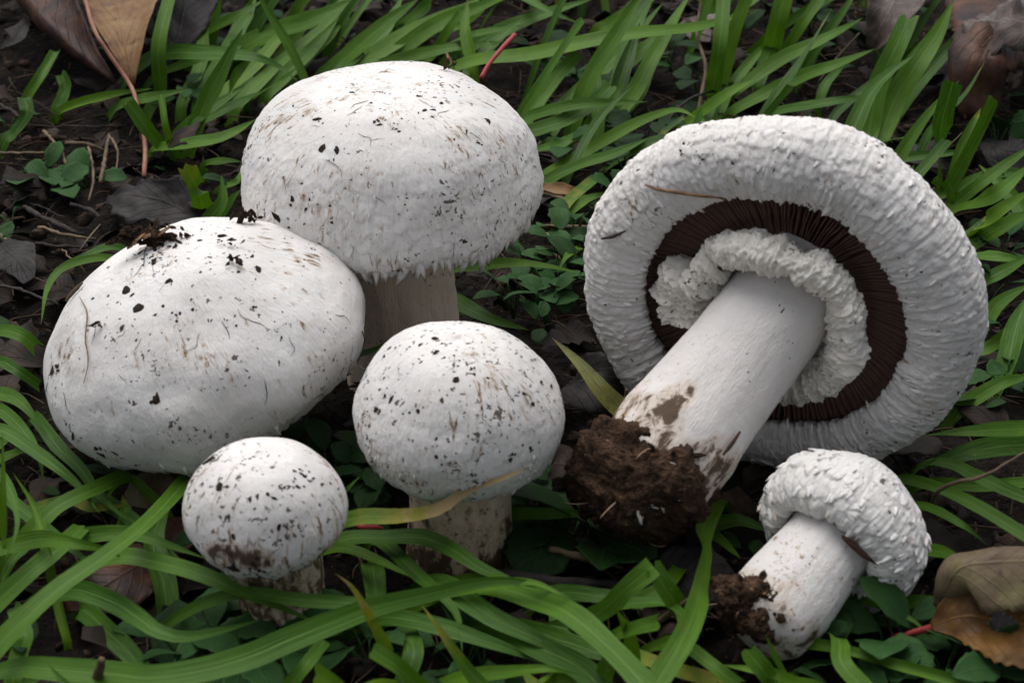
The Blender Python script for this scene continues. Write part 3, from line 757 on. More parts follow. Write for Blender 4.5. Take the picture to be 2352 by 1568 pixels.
# ------------------------------------------------------------------ grass
def ribbon(c, width, twist=(0, 0), fold=0.25, tipcut=False, n=26, face=Vector((0, -0.55, 0.83)), seed=0, curl=0.0, rootw=0.75):
    """a grass blade: c control points (cm), width cm"""
    k = crom(c, n); t = np.linspace(0, 1, n)
    tg = np.gradient(k, axis=0); tg /= np.linalg.norm(tg, axis=1)[:, None]+1e-9
    fc = np.array(face); side = np.cross(tg, fc); side /= np.linalg.norm(side, axis=1)[:, None]+1e-9
    nrm = np.cross(side, tg)
    tw = np.radians(np.interp(t, np.linspace(0, 1, len(twist)), twist))+0.25*vnoise(t*4+seed*3.1, 0*t, 0*t, seed)
    sd = side*np.cos(tw)[:, None]+nrm*np.sin(tw)[:, None]; nm = -side*np.sin(tw)[:, None]+nrm*np.cos(tw)[:, None]
    w = width*(rootw+(1-rootw)*sm(0, 0.3, t))
    if tipcut: w = w*(1-0.15*t)
    else: w = w*np.clip(1-np.clip((t-0.5)/0.5, 0, 1)**1.7, 0.015, 1)
    w = w*(1+0.06*vnoise(t*7, 0*t, 0*t, seed+3))
    u = np.array([-1, -0.55, 0, 0.55, 1.0])
    V = k[:, None]+sd[:, None]*(u[None, :, None]*w[:, None, None]*0.5)+nm[:, None]*((fold*np.abs(u)**1.2)[None, :, None]*w[:, None, None]*0.5)
    V = V+nm[:, None]*(0.03*width*vnoise(t[:, None]*9, u[None]*1.5, 0*u[None], seed+8))[..., None]
    if tipcut:                                    # ragged torn end
        V[-1] += tg[-1]*(0.25*width*vnoise(u*3, 0*u, 0*u, seed+5))[:, None]
    uv = np.stack(np.meshgrid((u+1)/2, t), -1).reshape(-1, 2)
    return V.reshape(-1, 3), uv, np.repeat(t, 5)
RIB_F = {}
def rib_faces(n):
    if n not in RIB_F: RIB_F[n] = grid_faces(n, 5)
    return RIB_F[n]
def auto_root(c):
    """carry a blade down to the soil behind its first point"""
    a, b = c[0], c[1]
    if a.z < 0.35: return [Vector((a.x, a.y, min(a.z, -0.35)))]+c if a.z > -0.2 else c
    d = Vector((a.x-b.x, a.y-b.y, 0)); d = d.normalized() if d.length > 1e-4 else Vector((1, 0, 0))
    h = a.z
    return [Vector((a.x, a.y, 0))+d*h*1.5+Vector((0, 0, -0.4)), a+d*h*0.7-Vector((0, 0, h*0.42))]+c
LAB = {
 'back': ('behind the tall mushroom', 'grass blades behind the tall mushroom'),
 'mid': ('between the two large mushrooms', 'grass blades between the two large mushrooms'),
 'top': ('behind the uprooted cap', 'grass blades behind the uprooted mushroom'),
 'right': ('beside the uprooted cap edge', 'grass blades beside the uprooted mushroom'),
 'rlow': ('near the small shaggy mushroom', 'grass blades near the shaggy mushroom'),
 'lowl': ('crossing below the egg-shaped cap', 'grass blades below the egg-shaped cap'),
 'lowm': ('before the button and medium mushrooms', 'grass blades in front of the button mushroom'),
 'lowr': ('in front of the soil clod', 'grass blades in front of the soil clod'),
 'left': ('beside the tan leaf stalk', 'grass blades by the tan leaf'),
}
def blade(region, pts, w, h, tint=0.5, dry=(0, 0), twist=(0, 0), cut=False, fold=0.22, label=None, n=30, root=True, rootw=0.75):
    p = [tuple(map(float, q.split(','))) for q in pts.split()]
    hs = np.interp(np.linspace(0, 1, len(p)), np.linspace(0, 1, len(h)), h)
    c = [P(a, b, hh) for (a, b), hh in zip(p, hs)]
    wc = 1.22*w/2352*36/LENS*project(c[len(c)//2])[2]
    if root: c = auto_root(c)
    blade.k += 1; sd = blade.k
    V, uv, t = ribbon(c, wc, twist, fold, cut, n, seed=sd, rootw=rootw)
    dr = np.interp(t, np.linspace(0, 1, len(dry)), dry)
    tn = np.clip(tint+0.10*random.uniform(-1, 1)+0.12*(0.5-t), 0, 1)
    o = link('grass_blade', mesh_from('grass_blade', V, rib_faces(n), M['grass'], uv, {'tint': tn, 'dry': dr}))
    lb, g = LAB[region]
    look = ('broad ' if w >= 36 else 'slender ' if w < 25 else '')+('bright yellow-green' if tint >= .68 else 'dark green' if tint <= .36 else 'green')
    kind = ('steep ' if h[-1] > 2.2 and h[-1] > h[0]+1.2 else '')+look+' grass blade'+(' with a torn end' if cut else ' with a pointed tip')
    lb = kind+' '+lb
    if label: tag(o, label, 'grass blade')
    else: tag(o, lb, 'grass blade', g)
    return o
blade.k = 0
B = blade
# below the egg-shaped cap
B('lowl', '0,1478 132,1354 226,1289 340,1199 434,1097', 46, (2.2, 3.0, 2.8, 1.5), .5, twist=(0, 10, 0), cut=True)
B('lowl', '0,1376 75,1308 125,1267 190,1210', 42, (1.2, 1.8, 1.2), .45, cut=True)
B('lowl', '0,1262 94,1238 170,1248 245,1263 300,1290', 36, (1.6, 2.4, 1.6), .55)
B('lowl', '175,1232 300,1226 400,1256 478,1284', 30, (1.0, 1.5, 1.0), .4)
B('lowl', '280,1278 380,1296 470,1322 574,1368 660,1400 750,1440', 38, (1.8, 2.2, 1.6), .45, twist=(0, 20, 0))
B('lowl', '68,1225 132,1165 208,1127 296,1088', 36, (0.9, 1.4, 1.0), .5, cut=True)
B('lowl', '174,1354 264,1384 321,1421 359,1448 415,1463 491,1452 606,1420', 40, (1.6, 1.9, 1.6), .45, twist=(0, -35, 20, 0))
B('lowl', '196,1403 245,1448 302,1505 340,1560', 44, (0.6, 0.9, 0.8), .4, cut=True)
B('lowl', '4,1250 8,1150 6,995', 24, (1.6, 3.2, 4.6), .7)
B('lowl', '155,1470 128,1354 109,1270 75,1157 30,1085', 19, (0.2, 1.6, 2.6), .75, fold=.8)
B('lowl', '0,987 75,1033 132,1074 181,1116 230,1180', 30, (1.6, 1.6, 1.0), .3)
B('lowl', '83,960 132,1025 189,1082 226,1135 300,1200', 28, (0.8, 1.0, 0.8), .35)
B('lowl', '0,1130 60,1180 130,1232 200,1290 240,1330', 26, (0.8, 1.0, 0.6), .4)
B('lowl', '215,1140 290,1185 345,1235 420,1300 500,1330', 34, (0.4, 0.7, 0.6), .3)
B('lowl', '90,1225 20,1300 0,1350', 28, (0.6, 1.2, 1.0), .4)
B('lowl', '30,1570 45,1500 58,1460 30,1390', 36, (0.2, 0.8, 1.0), .5, cut=True)
B('lowl', '0,1090 30,1140 40,1210 10,1290', 24, (2.4, 2.6, 2.2), .55)
B('lowl', '330,1125 300,1100 262,1118 240,1160', 22, (0.7, 1.0, 0.6), .7)
B('lowl', '90,1165 170,1150 210,1165 300,1160', 26, (0.5, 0.9, 0.6), .55, dry=(0.2, 0.5))
B('lowl', '0,940 50,985 90,1050 100,1110', 26, (1.2, 1.4, 1.0), .35)
B('lowl', '0,760 50,770 85,800', 30, (2.2, 2.4, 2.0), .5, cut=True)
B('lowl', '0,830 40,850 90,885', 26, (1.6, 1.8, 1.2), .4, cut=True)
B('lowl', '0,905 50,925 110,1000', 30, (1.2, 1.5, 1.0), .45)
# in front of the button and the medium mushroom
B('lowm', '45,1534 151,1540 264,1548 340,1557 453,1542 574,1508 662,1470 779,1423 867,1391 984,1364 1101,1338 1189,1335 1263,1352 1330,1392', 48, (1.6, 2.4, 2.9, 2.6, 2.4), .5, twist=(40, 0, 0, 0, -20, 0), n=60)
B('lowm', '785,1258 867,1285 926,1314 962,1333', 26, (1.4, 1.6, 1.2), .55)
B('lowm', '800,1238 882,1235 970,1235 1043,1265 1101,1303 1175,1335 1240,1380', 36, (1.2, 1.9, 1.8), .4, twist=(0, 15, 0))
B('lowm', '880,1245 955,1317 1013,1367 1049,1411 1062,1495', 30, (0.9, 1.5, 1.2), .5, twist=(0, 0, 30))
B('lowm', '560,1362 691,1377 830,1386', 30, (2.0, 2.2, 2.0), .35, cut=True, label='dull green grass blade lying straight across the foot of the button mushroom')
B('lowm', '896,1417 1013,1440 1160,1487 1275,1532', 36, (1.0, 1.4, 0.8), .4)
B('lowm', '1020,1345 1131,1417 1263,1484 1350,1560', 46, (1.3, 1.6, 1.0), .4)
B('lowm', '905,1510 867,1452 838,1394 808,1347 770,1316', 25, (0.8, 3.2, 4.2), .75, dry=(.15, .3, .45, .85), label='yellowing grass blade with brown spots and a withered tip')
B('lowm', '1112,1580 1043,1493 999,1429 968,1388', 32, (1.8, 3.0, 3.4), .45, dry=(0, 0, 0.05, .7), label='green grass blade with a pale frayed tip in front of the bent blade')
B('lowm', '985,1590 911,1528 861,1496', 40, (1.8, 3.0, 3.4), .6, cut=True)
B('lowm', '810,1600 760,1570 722,1545', 46, (2.0, 3.0, 3.4), .75, cut=True)
B('lowm', '640,1600 700,1530 745,1470', 32, (0.6, 1.4, 1.4), .5, cut=True)
B('lowm', '813,1190 922,1186 1011,1169 1070,1127 1154,1098 1222,1070', 34, (2.4, 2.75, 3.4, 4.0), .55, dry=(0, 0.0, .25, .9, 1.0), label='grass blade with dry tan end curling round the medium mushroom stem')
B('lowm', '935,1455 950,1500 925,1570', 44, (0.8, 1.0, 0.6), .4, cut=True)
B('lowm', '855,1300 862,1350 866,1400', 46, (0.8, 0.9, 0.8), .3, cut=True)
B('lowm', '770,1150 800,1120 830,1090', 20, (1.2, 1.8, 2.0), .5)
B('lowm', '860,806 905,775 960,744', 24, (2.6, 3.4, 4.2), .35)
# in front of the clod
B('lowr', '1640,1150 1611,1228 1617,1274 1607,1334 1601,1380 1574,1456 1507,1570', 50, (1.4, 1.6, 2.2, 2.0), .55, twist=(0, 0, 75, 20, 0), cut=True, n=44, rootw=1.0)
B('lowr', '1571,1420 1559,1395 1528,1350 1498,1300', 44, (0.9, 1.8, 2.6), .6, cut=True, label='green grass blade rising to a sharp fold below the soil clod')
B('lowr', '1500,1300 1437,1350 1401,1386 1343,1420 1251,1431', 42, (2.6, 2.0, 1.6), .55, twist=(0, 40, 10), root=False, rootw=1.0, label='folded-down half of the sharply bent grass blade')
B('lowr', '1450,1386 1530,1388 1566,1420 1550,1470 1516,1491', 34, (1.2, 1.9, 1.8), .4, twist=(0, 40, 0))
B('lowr', '1130,1345 1239,1380 1315,1414 1391,1480 1490,1580', 54, (1.8, 2.6, 2.8), .6, cut=True)
B('lowr', '1120,1425 1239,1487 1331,1532 1390,1590', 54, (1.0, 1.5, 1.6), .45, cut=True)
B('lowr', '1140,1340 1224,1338 1285,1362 1325,1378', 28, (2.2, 2.8, 2.6), .7)
B('lowr', '1458,1545 1443,1456 1415,1398', 34, (0.6, 2.0, 3.0), .75)
B('lowr', '1404,1490 1413,1462 1452,1444 1515,1428', 34, (1.0, 2.2, 3.0), .6, twist=(50, 10, 0), cut=True)
B('lowr', '1574,1484 1635,1526 1700,1575', 32, (1.2, 1.3, 1.0), .55, cut=True)
B('lowr', '1140,1184 1270,1179 1397,1180', 27, (0.8, 1.2, 1.0), .45)
B('lowr', '1578,1278 1528,1344 1452,1386', 32, (0.6, 0.9, 0.6), .65, dry=(.35, .15, .2), cut=True)
B('lowr', '1640,1228 1702,1282', 22, (0.5, 0.7), .5)
B('lowr', '1620,1295 1641,1331 1680,1342', 18, (0.4, 0.7, 0.6), .4)
B('lowr', '1440,1500 1560,1540 1660,1568', 34, (0.5, 0.8, 0.5), .7, dry=(.3, .4, .5), cut=True)
B('lowr', '1190,1540 1260,1535 1330,1548', 30, (2.2, 2.6, 2.2), .65)
B('lowr', '1180,1440 1290,1470 1400,1510 1470,1545', 40, (0.5, 0.8, 0.6), .35)
B('lowr', '1290,1360 1390,1370 1480,1386', 34, (0.7, 0.9, 0.7), .35, cut=True)
B('lowr', '1380,1560 1400,1520 1440,1500', 40, (1.6, 2.2, 2.2), .65, cut=True)
# near the shaggy mushroom
B('rlow', '1850,1478 1948,1499 2042,1524 2137,1548 2240,1575', 26, (0.7, 0.9, 0.8), .7, fold=.8, cut=True)
B('rlow', '1925,1366 2023,1391 2099,1425 2140,1465', 20, (0.6, 1.0, 0.6), .55)
B('rlow', '1929,1480 1935,1524 1985,1580', 42, (1.4, 1.6, 1.4), .5, cut=True)
B('rlow', '1812,1558 1778,1505 1758,1455', 24, (0.6, 2.2, 3.2), .7)
B('rlow', '1830,1570 1770,1545 1655,1525', 30, (1.0, 1.6, 1.4), .65)
B('rlow', '1780,1590 1755,1540 1715,1495', 44, (0.8, 1.8, 2.2), .55, cut=True)
B('rlow', '2380,985 2212,992 2120,1000', 32, (1.4, 1.8, 1.0), .55)
B('rlow', '2380,1020 2240,1035 2095,1080', 46, (0.9, 1.2, 0.7), .45)
B('rlow', '2186,1067 2250,1097 2380,1155', 30, (1.4, 1.8, 1.6), .5, cut=True)
B('rlow', '2100,1105 2212,1146 2380,1245', 32, (1.0, 1.4, 1.2), .55, cut=True)
B('rlow', '2130,1165 2212,1206 2267,1250', 22, (1.4, 1.6, 1.0), .3)
B('rlow', '2050,1386 2120,1380 2200,1372', 28, (0.5, 0.8, 0.6), .55)
B('rlow', '2130,1262 2193,1278 2220,1310', 30, (0.6, 0.9, 0.6), .55)
B('rlow', '2140,1110 2250,1115 2380,1105', 26, (0.6, 0.9, 0.8), .5, cut=True)
B('rlow', '1640,1205 1700,1195 1780,1225', 28, (0.4, 0.6, 0.4), .3)
# beside the uprooted cap
B('right', '2155,430 2162,293 2190,185', 42, (0.4, 3.4, 5.2), .4, cut=True)
B('right', '2168,442 2217,366 2254,293 2285,225', 26, (0.4, 2.2, 4.0), .6, fold=.6, cut=True)
B('right', '1996,305 2016,201 2052,121 2088,40', 42, (0.5, 2.6, 4.0), .5, cut=True)
B('right', '2022,312 2060,220 2107,146 2155,73 2190,0', 44, (0.4, 2.4, 4.0), .55)
B('right', '2190,472 2254,421 2327,366 2380,330', 24, (0.4, 1.8, 2.2), .6)
B('right', '2200,484 2290,443 2370,375', 36, (0.5, 1.8, 2.2), .55)
B('right', '2222,552 2290,487 2380,430', 32, (0.5, 2.2, 2.6), .75)
B('right', '2232,560 2300,520 2380,478', 34, (0.5, 1.4, 1.8), .55)
B('right', '2040,325 2080,316 2122,307', 16, (0.4, 1.2, 1.4), .45)
B('right', '2220,590 2290,590 2380,602', 34, (0.8, 1.4, 1.2), .45)
B('right', '2225,660 2290,630 2380,580', 26, (0.7, 1.4, 1.4), .5)
B('right', '2250,760 2290,700 2370,650', 30, (0.6, 1.2, 1.6), .55)
B('right', '2230,920 2300,880 2380,860', 30, (0.6, 1.0, 1.0), .5)
B('right', '2270,800 2310,770 2370,710', 26, (0.5, 1.0, 1.2), .45)
B('right', '2180,470 2185,430 2175,395', 20, (0.3, 1.4, 2.0), .5)
B('right', '2200,440 2280,400 2380,395', 26, (0.3, 0.8, 0.9), .35)
# behind the uprooted cap
B('top', '1700,246 1833,179 1906,154 2012,112', 27, (0.5, 2.0, 2.2), .55)
B('top', '1690,210 1796,135 1888,92 1985,40', 28, (0.5, 2.0, 2.4), .6)
B('top', '1762,150 1785,55 1808,-20', 38, (0.4, 2.4, 3.6), .7, cut=True)
B('top', '1790,135 1844,55 1895,-20', 24, (0.4, 2.0, 3.0), .65, cut=True)
B('top', '1790,256 1906,236 1995,219', 26, (0.5, 1.4, 1.2), .35)
B('top', '1632,232 1651,115 1664,-20', 32, (0.4, 2.8, 4.4), .6, cut=True)
B('top', '1650,215 1684,82 1722,-20', 28, (0.4, 2.6, 4.2), .7, cut=True)
B('top', '1580,282 1668,218 1740,178', 28, (0.5, 1.8, 2.2), .6)
B('top', '1740,200 1772,100 1790,30', 26, (0.3, 1.4, 2.0), .45)
B('top', '1880,240 1900,190 1940,150', 18, (0.3, 0.9, 1.2), .5)
# gap between the two large mushrooms
B('mid', '1085,142 1223,125 1355,96 1454,79 1602,63 1735,22', 36, (1.6, 3.2, 2.8), .6, twist=(0, 0, 25, 0))
B('mid', '1240,410 1355,343 1454,287 1520,260 1559,254 1602,272', 24, (0.4, 1.8, 2.4), .7)
B('mid', '1240,424 1322,382 1404,356 1495,315', 26, (0.4, 1.4, 1.8), .5)
B('mid', '1200,290 1289,165 1330,122', 28, (0.4, 1.8, 2.4), .6, cut=True)
B('mid', '1386,302 1454,214 1503,125 1540,60 1590,-20', 30, (0.4, 2.0, 3.4), .6)
B('mid', '1371,320 1375,231 1368,140', 26, (0.4, 1.4, 2.2), .4)
B('mid', '1200,310 1305,274 1371,231 1406,196', 32, (0.7, 1.6, 2.2), .4, cut=True)
B('mid', '1185,278 1322,241 1489,234', 26, (0.6, 1.8, 1.6), .45)
B('mid', '1290,245 1388,158 1470,69 1525,5', 28, (0.4, 1.4, 2.4), .55)
B('mid', '1385,190 1470,119 1550,55', 32, (0.4, 1.2, 1.8), .5)
B('mid', '1279,517 1302,468 1371,406', 26, (0.3, 0.6, 0.8), .6, dry=(.5, .4, .2), cut=True)
B('mid', '1290,505 1340,462 1405,440', 22, (0.2, 0.6, 0.8), .6, dry=(.4, .1, 0))
B('mid', '1180,-10 1260,25 1338,58', 24, (2.4, 2.8, 2.6), .35)
B('mid', '1080,105 1223,43 1370,-5', 32, (1.0, 2.0, 2.4), .5)
B('mid', '1395,62 1454,20 1500,-20', 34, (0.5, 1.4, 1.8), .55, cut=True)
B('mid', '1040,616 1180,604 1262,612 1335,628', 26, (1.6, 2.4, 2.0), .6)
B('mid', '1040,690 1120,730 1215,758', 34, (0.5, 1.0, 0.8), .4)
B('mid', '1330,570 1300,590 1280,625', 18, (0.4, 1.0, 0.8), .6)
B('mid', '1255,330 1300,250 1330,190', 22, (0.3, 1.0, 1.6), .5)
B('mid', '1230,350 1290,330 1350,290', 22, (0.3, 0.9, 1.0), .4)
# behind the tall mushroom
for a in ('461,235 500,160 560,60 590,-10|34|.5', '488,235 584,154 640,90 720,20|26|.65', '505,140 618,79 720,44 820,-8|44|.55', '413,106 481,68 550,34 615,-4|26|.5',
          '546,240 652,137 750,60 800,-10|30|.6', '758,165 878,61 965,-5|38|.5', '823,150 960,68 1062,20 1120,-15|38|.75', '789,155 891,55 925,-10|34|.45',
          '686,160 755,79 808,-8|26|.5', '474,120 509,-5|26|.55', '560,130 600,40 612,-10|26|.5', '640,140 690,70 720,20|24|.7', '878,147 1028,113 1160,96|26|.5',
          '990,130 1030,70 1060,30|22|.6', '420,235 460,150 470,60 490,-10|24|.6', '580,230 640,190 690,150|26|.4', '620,210 720,110 780,40|28|.45', '520,235 545,170 600,110|24|.55',
          '900,130 1000,60 1120,10 1180,-10|34|.55', '1010,110 1090,80 1200,60|24|.55', '440,110 470,30 480,-15|22|.65', '530,110 570,20 585,-15|30|.4', '700,110 760,20 775,-15|24|.4', '930,60 990,5 1010,-15|30|.45', '1050,60 1130,0 1150,-15|26|.6'):
    q, w, tn = a.split('|'); hm = random.uniform(1.2, 3.0)
    B('back', q, float(w), (0.4, hm*0.7, hm), float(tn), cut=random.random() < .25)
B('back', '375,125 481,124 584,133 635,150 685,188', 36, (1.8, 2.6, 1.8), .3)
B('back', '390,160 470,135 560,138', 20, (1.0, 1.6, 1.4), .6)
# by the tan leaf
B('left', '62,230 95,176 128,120', 22, (0.3, 1.0, 1.4), .55, fold=.7, cut=True)
B('left', '140,258 256,223 350,204', 20, (0.3, 1.0, 1.4), .75, fold=.8)
B('left', '368,225 364,110 392,-15', 30, (0.6, 2.6, 4.0), .55, cut=True)
B('left', '290,238 366,220 440,203', 26, (1.0, 1.8, 2.0), .5)
B('left', '372,338 330,286 296,236', 30, (0.4, 1.4, 2.2), .4, cut=True, rootw=.9)
B('left', '365,340 439,330 513,315 592,272', 32, (0.5, 1.6, 1.8), .6, twist=(20, 0, 0))
B('left', '470,490 452,432 428,380', 40, (0.6, 2.2, 3.2), .8, dry=(0, 0, .1, .4), cut=True, rootw=.7, label='short torn upright grass stub behind the egg-shaped cap')
B('left', '395,345 382,290 370,220', 15, (0.3, 1.4, 2.2), .75, fold=.8, cut=True)
B('left', '240,592 150,612 112,655 94,745', 18, (1.6, 1.6, 1.0), .6)
B('left', '250,570 200,585 150,600', 26, (1.0, 1.2, 1.0), .3)
B('left', '500,500 540,450 560,430', 20, (0.4, 1.2, 1.6), .5)
B('left', '395,330 455,270 560,200', 26, (0.3, 1.3, 1.8), .5)
B('left', '430,300 520,250 600,210', 24, (0.3, 1.2, 1.4), .4)
B('left', '130,262 150,200 140,170', 26, (0.2, 1.0, 1.4), .4, cut=True)
B('left', '30,310 62,260 55,225', 30, (0.4, 1.2, 1.6), .25, cut=True)
B('left', '500,440 545,415 560,380', 16, (0.3, 0.8, 1.0), .55)
B('left', '470,380 520,370 556,372', 18, (0.3, 0.7, 0.8), .5)
# broad yellow-olive blade between the mushrooms
def fat_blade(pts, w, hs, mat, label, cat='grass blade', cut=False, tw=(0, 0)):
    p = [tuple(map(float, q.split(','))) for q in pts.split()]
    h = np.interp(np.linspace(0, 1, len(p)), np.linspace(0, 1, len(hs)), hs)
    c = auto_root([P(a, b, k) for (a, b), k in zip(p, h)])
    V, uv, t = ribbon(c, w, tw, 0.3, cut, 30, seed=77)
    o = link('grass_blade', mesh_from('grass_blade', V, rib_faces(30), mat, uv)); tag(o, label, cat); return o
fat_blade('1412,928 1380,895 1330,835 1268,775', 0.6, (2.0, 2.5, 3.0), M['old_blade'], 'yellow-olive spotted grass blade leaning between the medium and uprooted mushrooms')

# loose grass that fills in behind and around (uncountable)
BLOCK = [(894, 380, 385, 260, 56), (468, 800, 395, 315, 52), (1050, 960, 265, 245, 50), (620, 1180, 205, 175, 47), (1800, 690, 500, 470, 55), (1640, 980, 330, 290, 50), (1950, 1200, 220, 210, 48), (1810, 1360, 170, 150, 47), (940, 700, 150, 140, 55), (1050, 1200, 140, 120, 50), (655, 1370, 130, 110, 46)]
def blocked(c, margin=1.06):
    k = crom(c, 9)
    for q in k:
        x, y, z = project(Vector(q))
        for (cx, cy, rx, ry, dz) in BLOCK:
            if ((x-cx)/(rx*margin))**2+((y-cy)/(ry*margin))**2 < 1 and z < dz+2.5: return True
    return False
FOOT = [(BA, 1.9), (BB, 2.0), (BC, 1.7), (BD, 1.3)]
def filler():
    Vs, Fs, UVs, T, D = [], [], [], [], []; off = 0; rs = np.random.RandomState(77); cnt = 0; nseg = 12
    tries = 0
    while cnt < 430 and tries < 12000:
        tries += 1
        x = rs.uniform(-30, 30); y = rs.uniform(-20, 42)
        # density: thick behind and at the lower edge, thin on the bare litter upper left and between the caps
        px, py, _ = project(Vector((x, y, 0)))
        d = 1.0
        if px < 420 and py < 700 or px < 120 and py < 1050: d = 0.0
        if 1050 < px < 1700 and 480 < py < 1300: d = 0.10
        if 1560 < px < 1700 and py > 1150: d = 0.2
        if px > 2080 and py < 450: d = 0.25
        if px > 2050 and 1180 < py: d = 0.3
        inframe = -60 < px < 2410 and -60 < py < 1620
        if inframe: d *= 0.22
        if py < -60: d = 0.8
        if rs.rand() > d: continue
        if any((Vector((x, y, 0))-Vector((f.x, f.y, 0))).length < r for f, r in FOOT): continue
        if y > -4: ang = rs.normal(0.9, 0.5)
        else: ang = rs.uniform(0, 6.28) if rs.rand() < .6 else rs.normal(0.4, 0.5)
        L = rs.uniform(3.0, 9.0) if y > -4 else rs.uniform(2, 5.0)
        lean = rs.uniform(0.35, 0.95) if y < 20 else rs.uniform(0.3, 0.8)
        hx, hy = math.cos(ang), math.sin(ang)
        hmax = L*math.cos(lean*1.35)
        p0 = Vector((x, y, -0.4)); c = [p0]
        for t in (0.35, 0.7, 1.0):
            zz = hmax*(t-0.28*t*t*lean*1.6)
            w = rs.normal()*0.25*t
            c.append(p0+Vector((hx*L*math.sin(lean*1.35)*t**1.25-hy*w, hy*L*math.sin(lean*1.35)*t**1.25+hx*w, max(0.15, zz))))
        if blocked(c): continue
        V, uv, t = ribbon(c, rs.uniform(0.3, 0.72), (rs.normal()*25, rs.normal()*25), rs.uniform(0.15, 0.5), rs.rand() < .15, nseg, seed=int(rs.randint(9999)))
        Vs.append(V); UVs.append(uv); Fs.append(rib_faces(nseg)+off); off += len(V)
        T.append(np.clip(rs.normal(0.36, 0.2)+0.12*(0.5-t), 0, 1)); D.append(np.clip(rs.normal(0.02, 0.12)+0.25*(t > .85)*(rs.rand() < .3), 0, 1)+0*t); cnt += 1
    o = link('grass', mesh_from('grass', np.concatenate(Vs), np.concatenate(Fs), M['grass'], np.concatenate(UVs), {'tint': np.concatenate(T), 'dry': np.concatenate(D)}))
    tag(o, 'loose green grass growing all round the mushrooms', 'grass', kind='stuff')
filler()

# ------------------------------------------------------------------ fallen leaves
def leaf_grid(c, wl, wr, curl=0.2, crink=0.08, seed=0, n=30, m=15, face=Vector((0, -0.55, 0.83)), serr=0.05, roll=(0, 0), hole=None, thick=0.025):
    k = crom(c, n); t = np.linspace(0, 1, n)
    tg = np.gradient(k, axis=0); tg /= np.linalg.norm(tg, axis=1)[:, None]+1e-9
    side = np.cross(tg, np.array(face)); side /= np.linalg.norm(side, axis=1)[:, None]+1e-9; nm = np.cross(side, tg)
    WL = np.interp(t, np.linspace(0, 1, len(wl)), wl); WR = np.interp(t, np.linspace(0, 1, len(wr)), wr)
    u = np.linspace(-1, 1, m)
    W = np.where(u[None] < 0, WL[:, None], WR[:, None])
    W = W*(1+serr*np.abs(u)[None]**3*vnoise(t[:, None]*26, u[None]*0+np.sign(u)[None]*3, 0*u[None], seed+3))
    a = np.abs(u)[None]*W
    # rolled edges: bend the outer part of each half
    ang = np.where(u < 0, math.radians(roll[0]), math.radians(roll[1]))[None]*np.abs(u)[None]**1.3
    # integrate bend along the half width
    lat = np.where(np.abs(ang) > 1e-3, np.sin(ang)/np.where(np.abs(ang) > 1e-3, ang, 1), 1)*a
    hgt = np.where(np.abs(ang) > 1e-3, (1-np.cos(ang))/np.where(np.abs(ang) > 1e-3, ang, 1), 0)*a
    z = hgt+curl*a*np.abs(u)[None]
    X = k[:, None]+side[:, None]*(np.sign(u)[None]*lat)[..., None]+nm[:, None]*z[..., None]
    X = X+nm[:, None]*(crink*fbm(X[..., 0]*1.1, X[..., 1]*1.1, X[..., 2]*1.1, 3, seed))[..., None]
    V = X.reshape(-1, 3); F = grid_faces(n, m)
    if hole is not None:
        fc = V[F].mean(1); keep = np.ones(len(F), bool)
        uu = np.tile(u, n)[F].mean(1); tt = np.repeat(t, m)[F].mean(1)
        for (hu, ht, hr) in hole:
            keep &= ((uu-hu)**2+((tt-ht)*2.2)**2+0.04*vnoise(uu*6, tt*9, 0*uu, seed)) > hr*hr
        F = F[keep]
    uv = np.stack(np.meshgrid((u+1)/2, t), -1).reshape(-1, 2)
    # give the leaf its thickness
    nv = np.cross(np.gradient(X, axis=0), np.gradient(X, axis=1)); nv /= np.linalg.norm(nv, axis=2)[..., None]+1e-9
    V2 = (X-nv*thick).reshape(-1, 3)
    Vt = np.concatenate([V, V2]); o = len(V)
    Ft = np.concatenate([F, F[:, ::-1]+o])
    # rim
    edges = {}
    for f in F:
        for i in range(4):
            e = (int(f[i]), int(f[(i+1) % 4])); r = (e[1], e[0])
            if r in edges: del edges[r]
            else: edges[e] = 1
    rim = np.array([[b, a_, a_+o, b+o] for a_, b in edges]) if edges else np.zeros((0, 4), int)
    return Vt, np.concatenate([Ft, rim]), np.concatenate([uv, uv])
def px3(pts, hs):
    p = [tuple(map(float, q.split(','))) for q in pts.split()]
    h = np.interp(np.linspace(0, 1, len(p)), np.linspace(0, 1, len(hs)), hs)
    return [P(a, b, k) for (a, b), k in zip(p, h)]
def leaf(label, pts, hs, wl, wr, mat, pet=None, pet_h=(0.5,), pet_mat=None, pet_r=0.07, cat='leaf', group=None, name='fallen_leaf', **kw):
    c = px3(pts, hs); g = c[0].copy(); g.z = max(0, min(q.z for q in c))
    root = link(name, None, None, Matrix.Translation(g)); root.empty_display_size = 0.01
    tag(root, label, cat, group)
    c = [q-g for q in c]
    leaf.k += 1
    V, F, uv = leaf_grid(c, wl, wr, seed=leaf.k*7, **kw)
    link('leaf_blade', mesh_from('leaf_blade', V, F, mat, uv), root)
    if pet:
        pc = [q-g for q in px3(pet, pet_h)]
        V, F, uv = tube(pc, [pet_r*1.1, pet_r, pet_r*0.9, pet_r*1.1], 7, 22, 0.012, leaf.k)
        link('petiole', mesh_from('petiole', V, F, pet_mat or M['rust'], uv), root)
    return root
leaf.k = 0
leaf('tan-orange fallen leaf with a rust-coloured stalk hanging from it', '305,196 288,120 275,40 270,-60 268,-140', (1.6, 2.6, 3.2, 3.4, 3.2), (0.1, 1.1, 1.8, 2.0, 1.3), (0.1, 1.6, 2.8, 3.1, 1.9), M['tan_leaf'],
     '190,-20 222,80 262,140 300,196 318,255 333,330 331,405', (4.0, 3.2, 2.4, 1.7, 1.3, .6, .1), M['rust'], 0.085, curl=0.12, crink=0.10, roll=(25, 20))
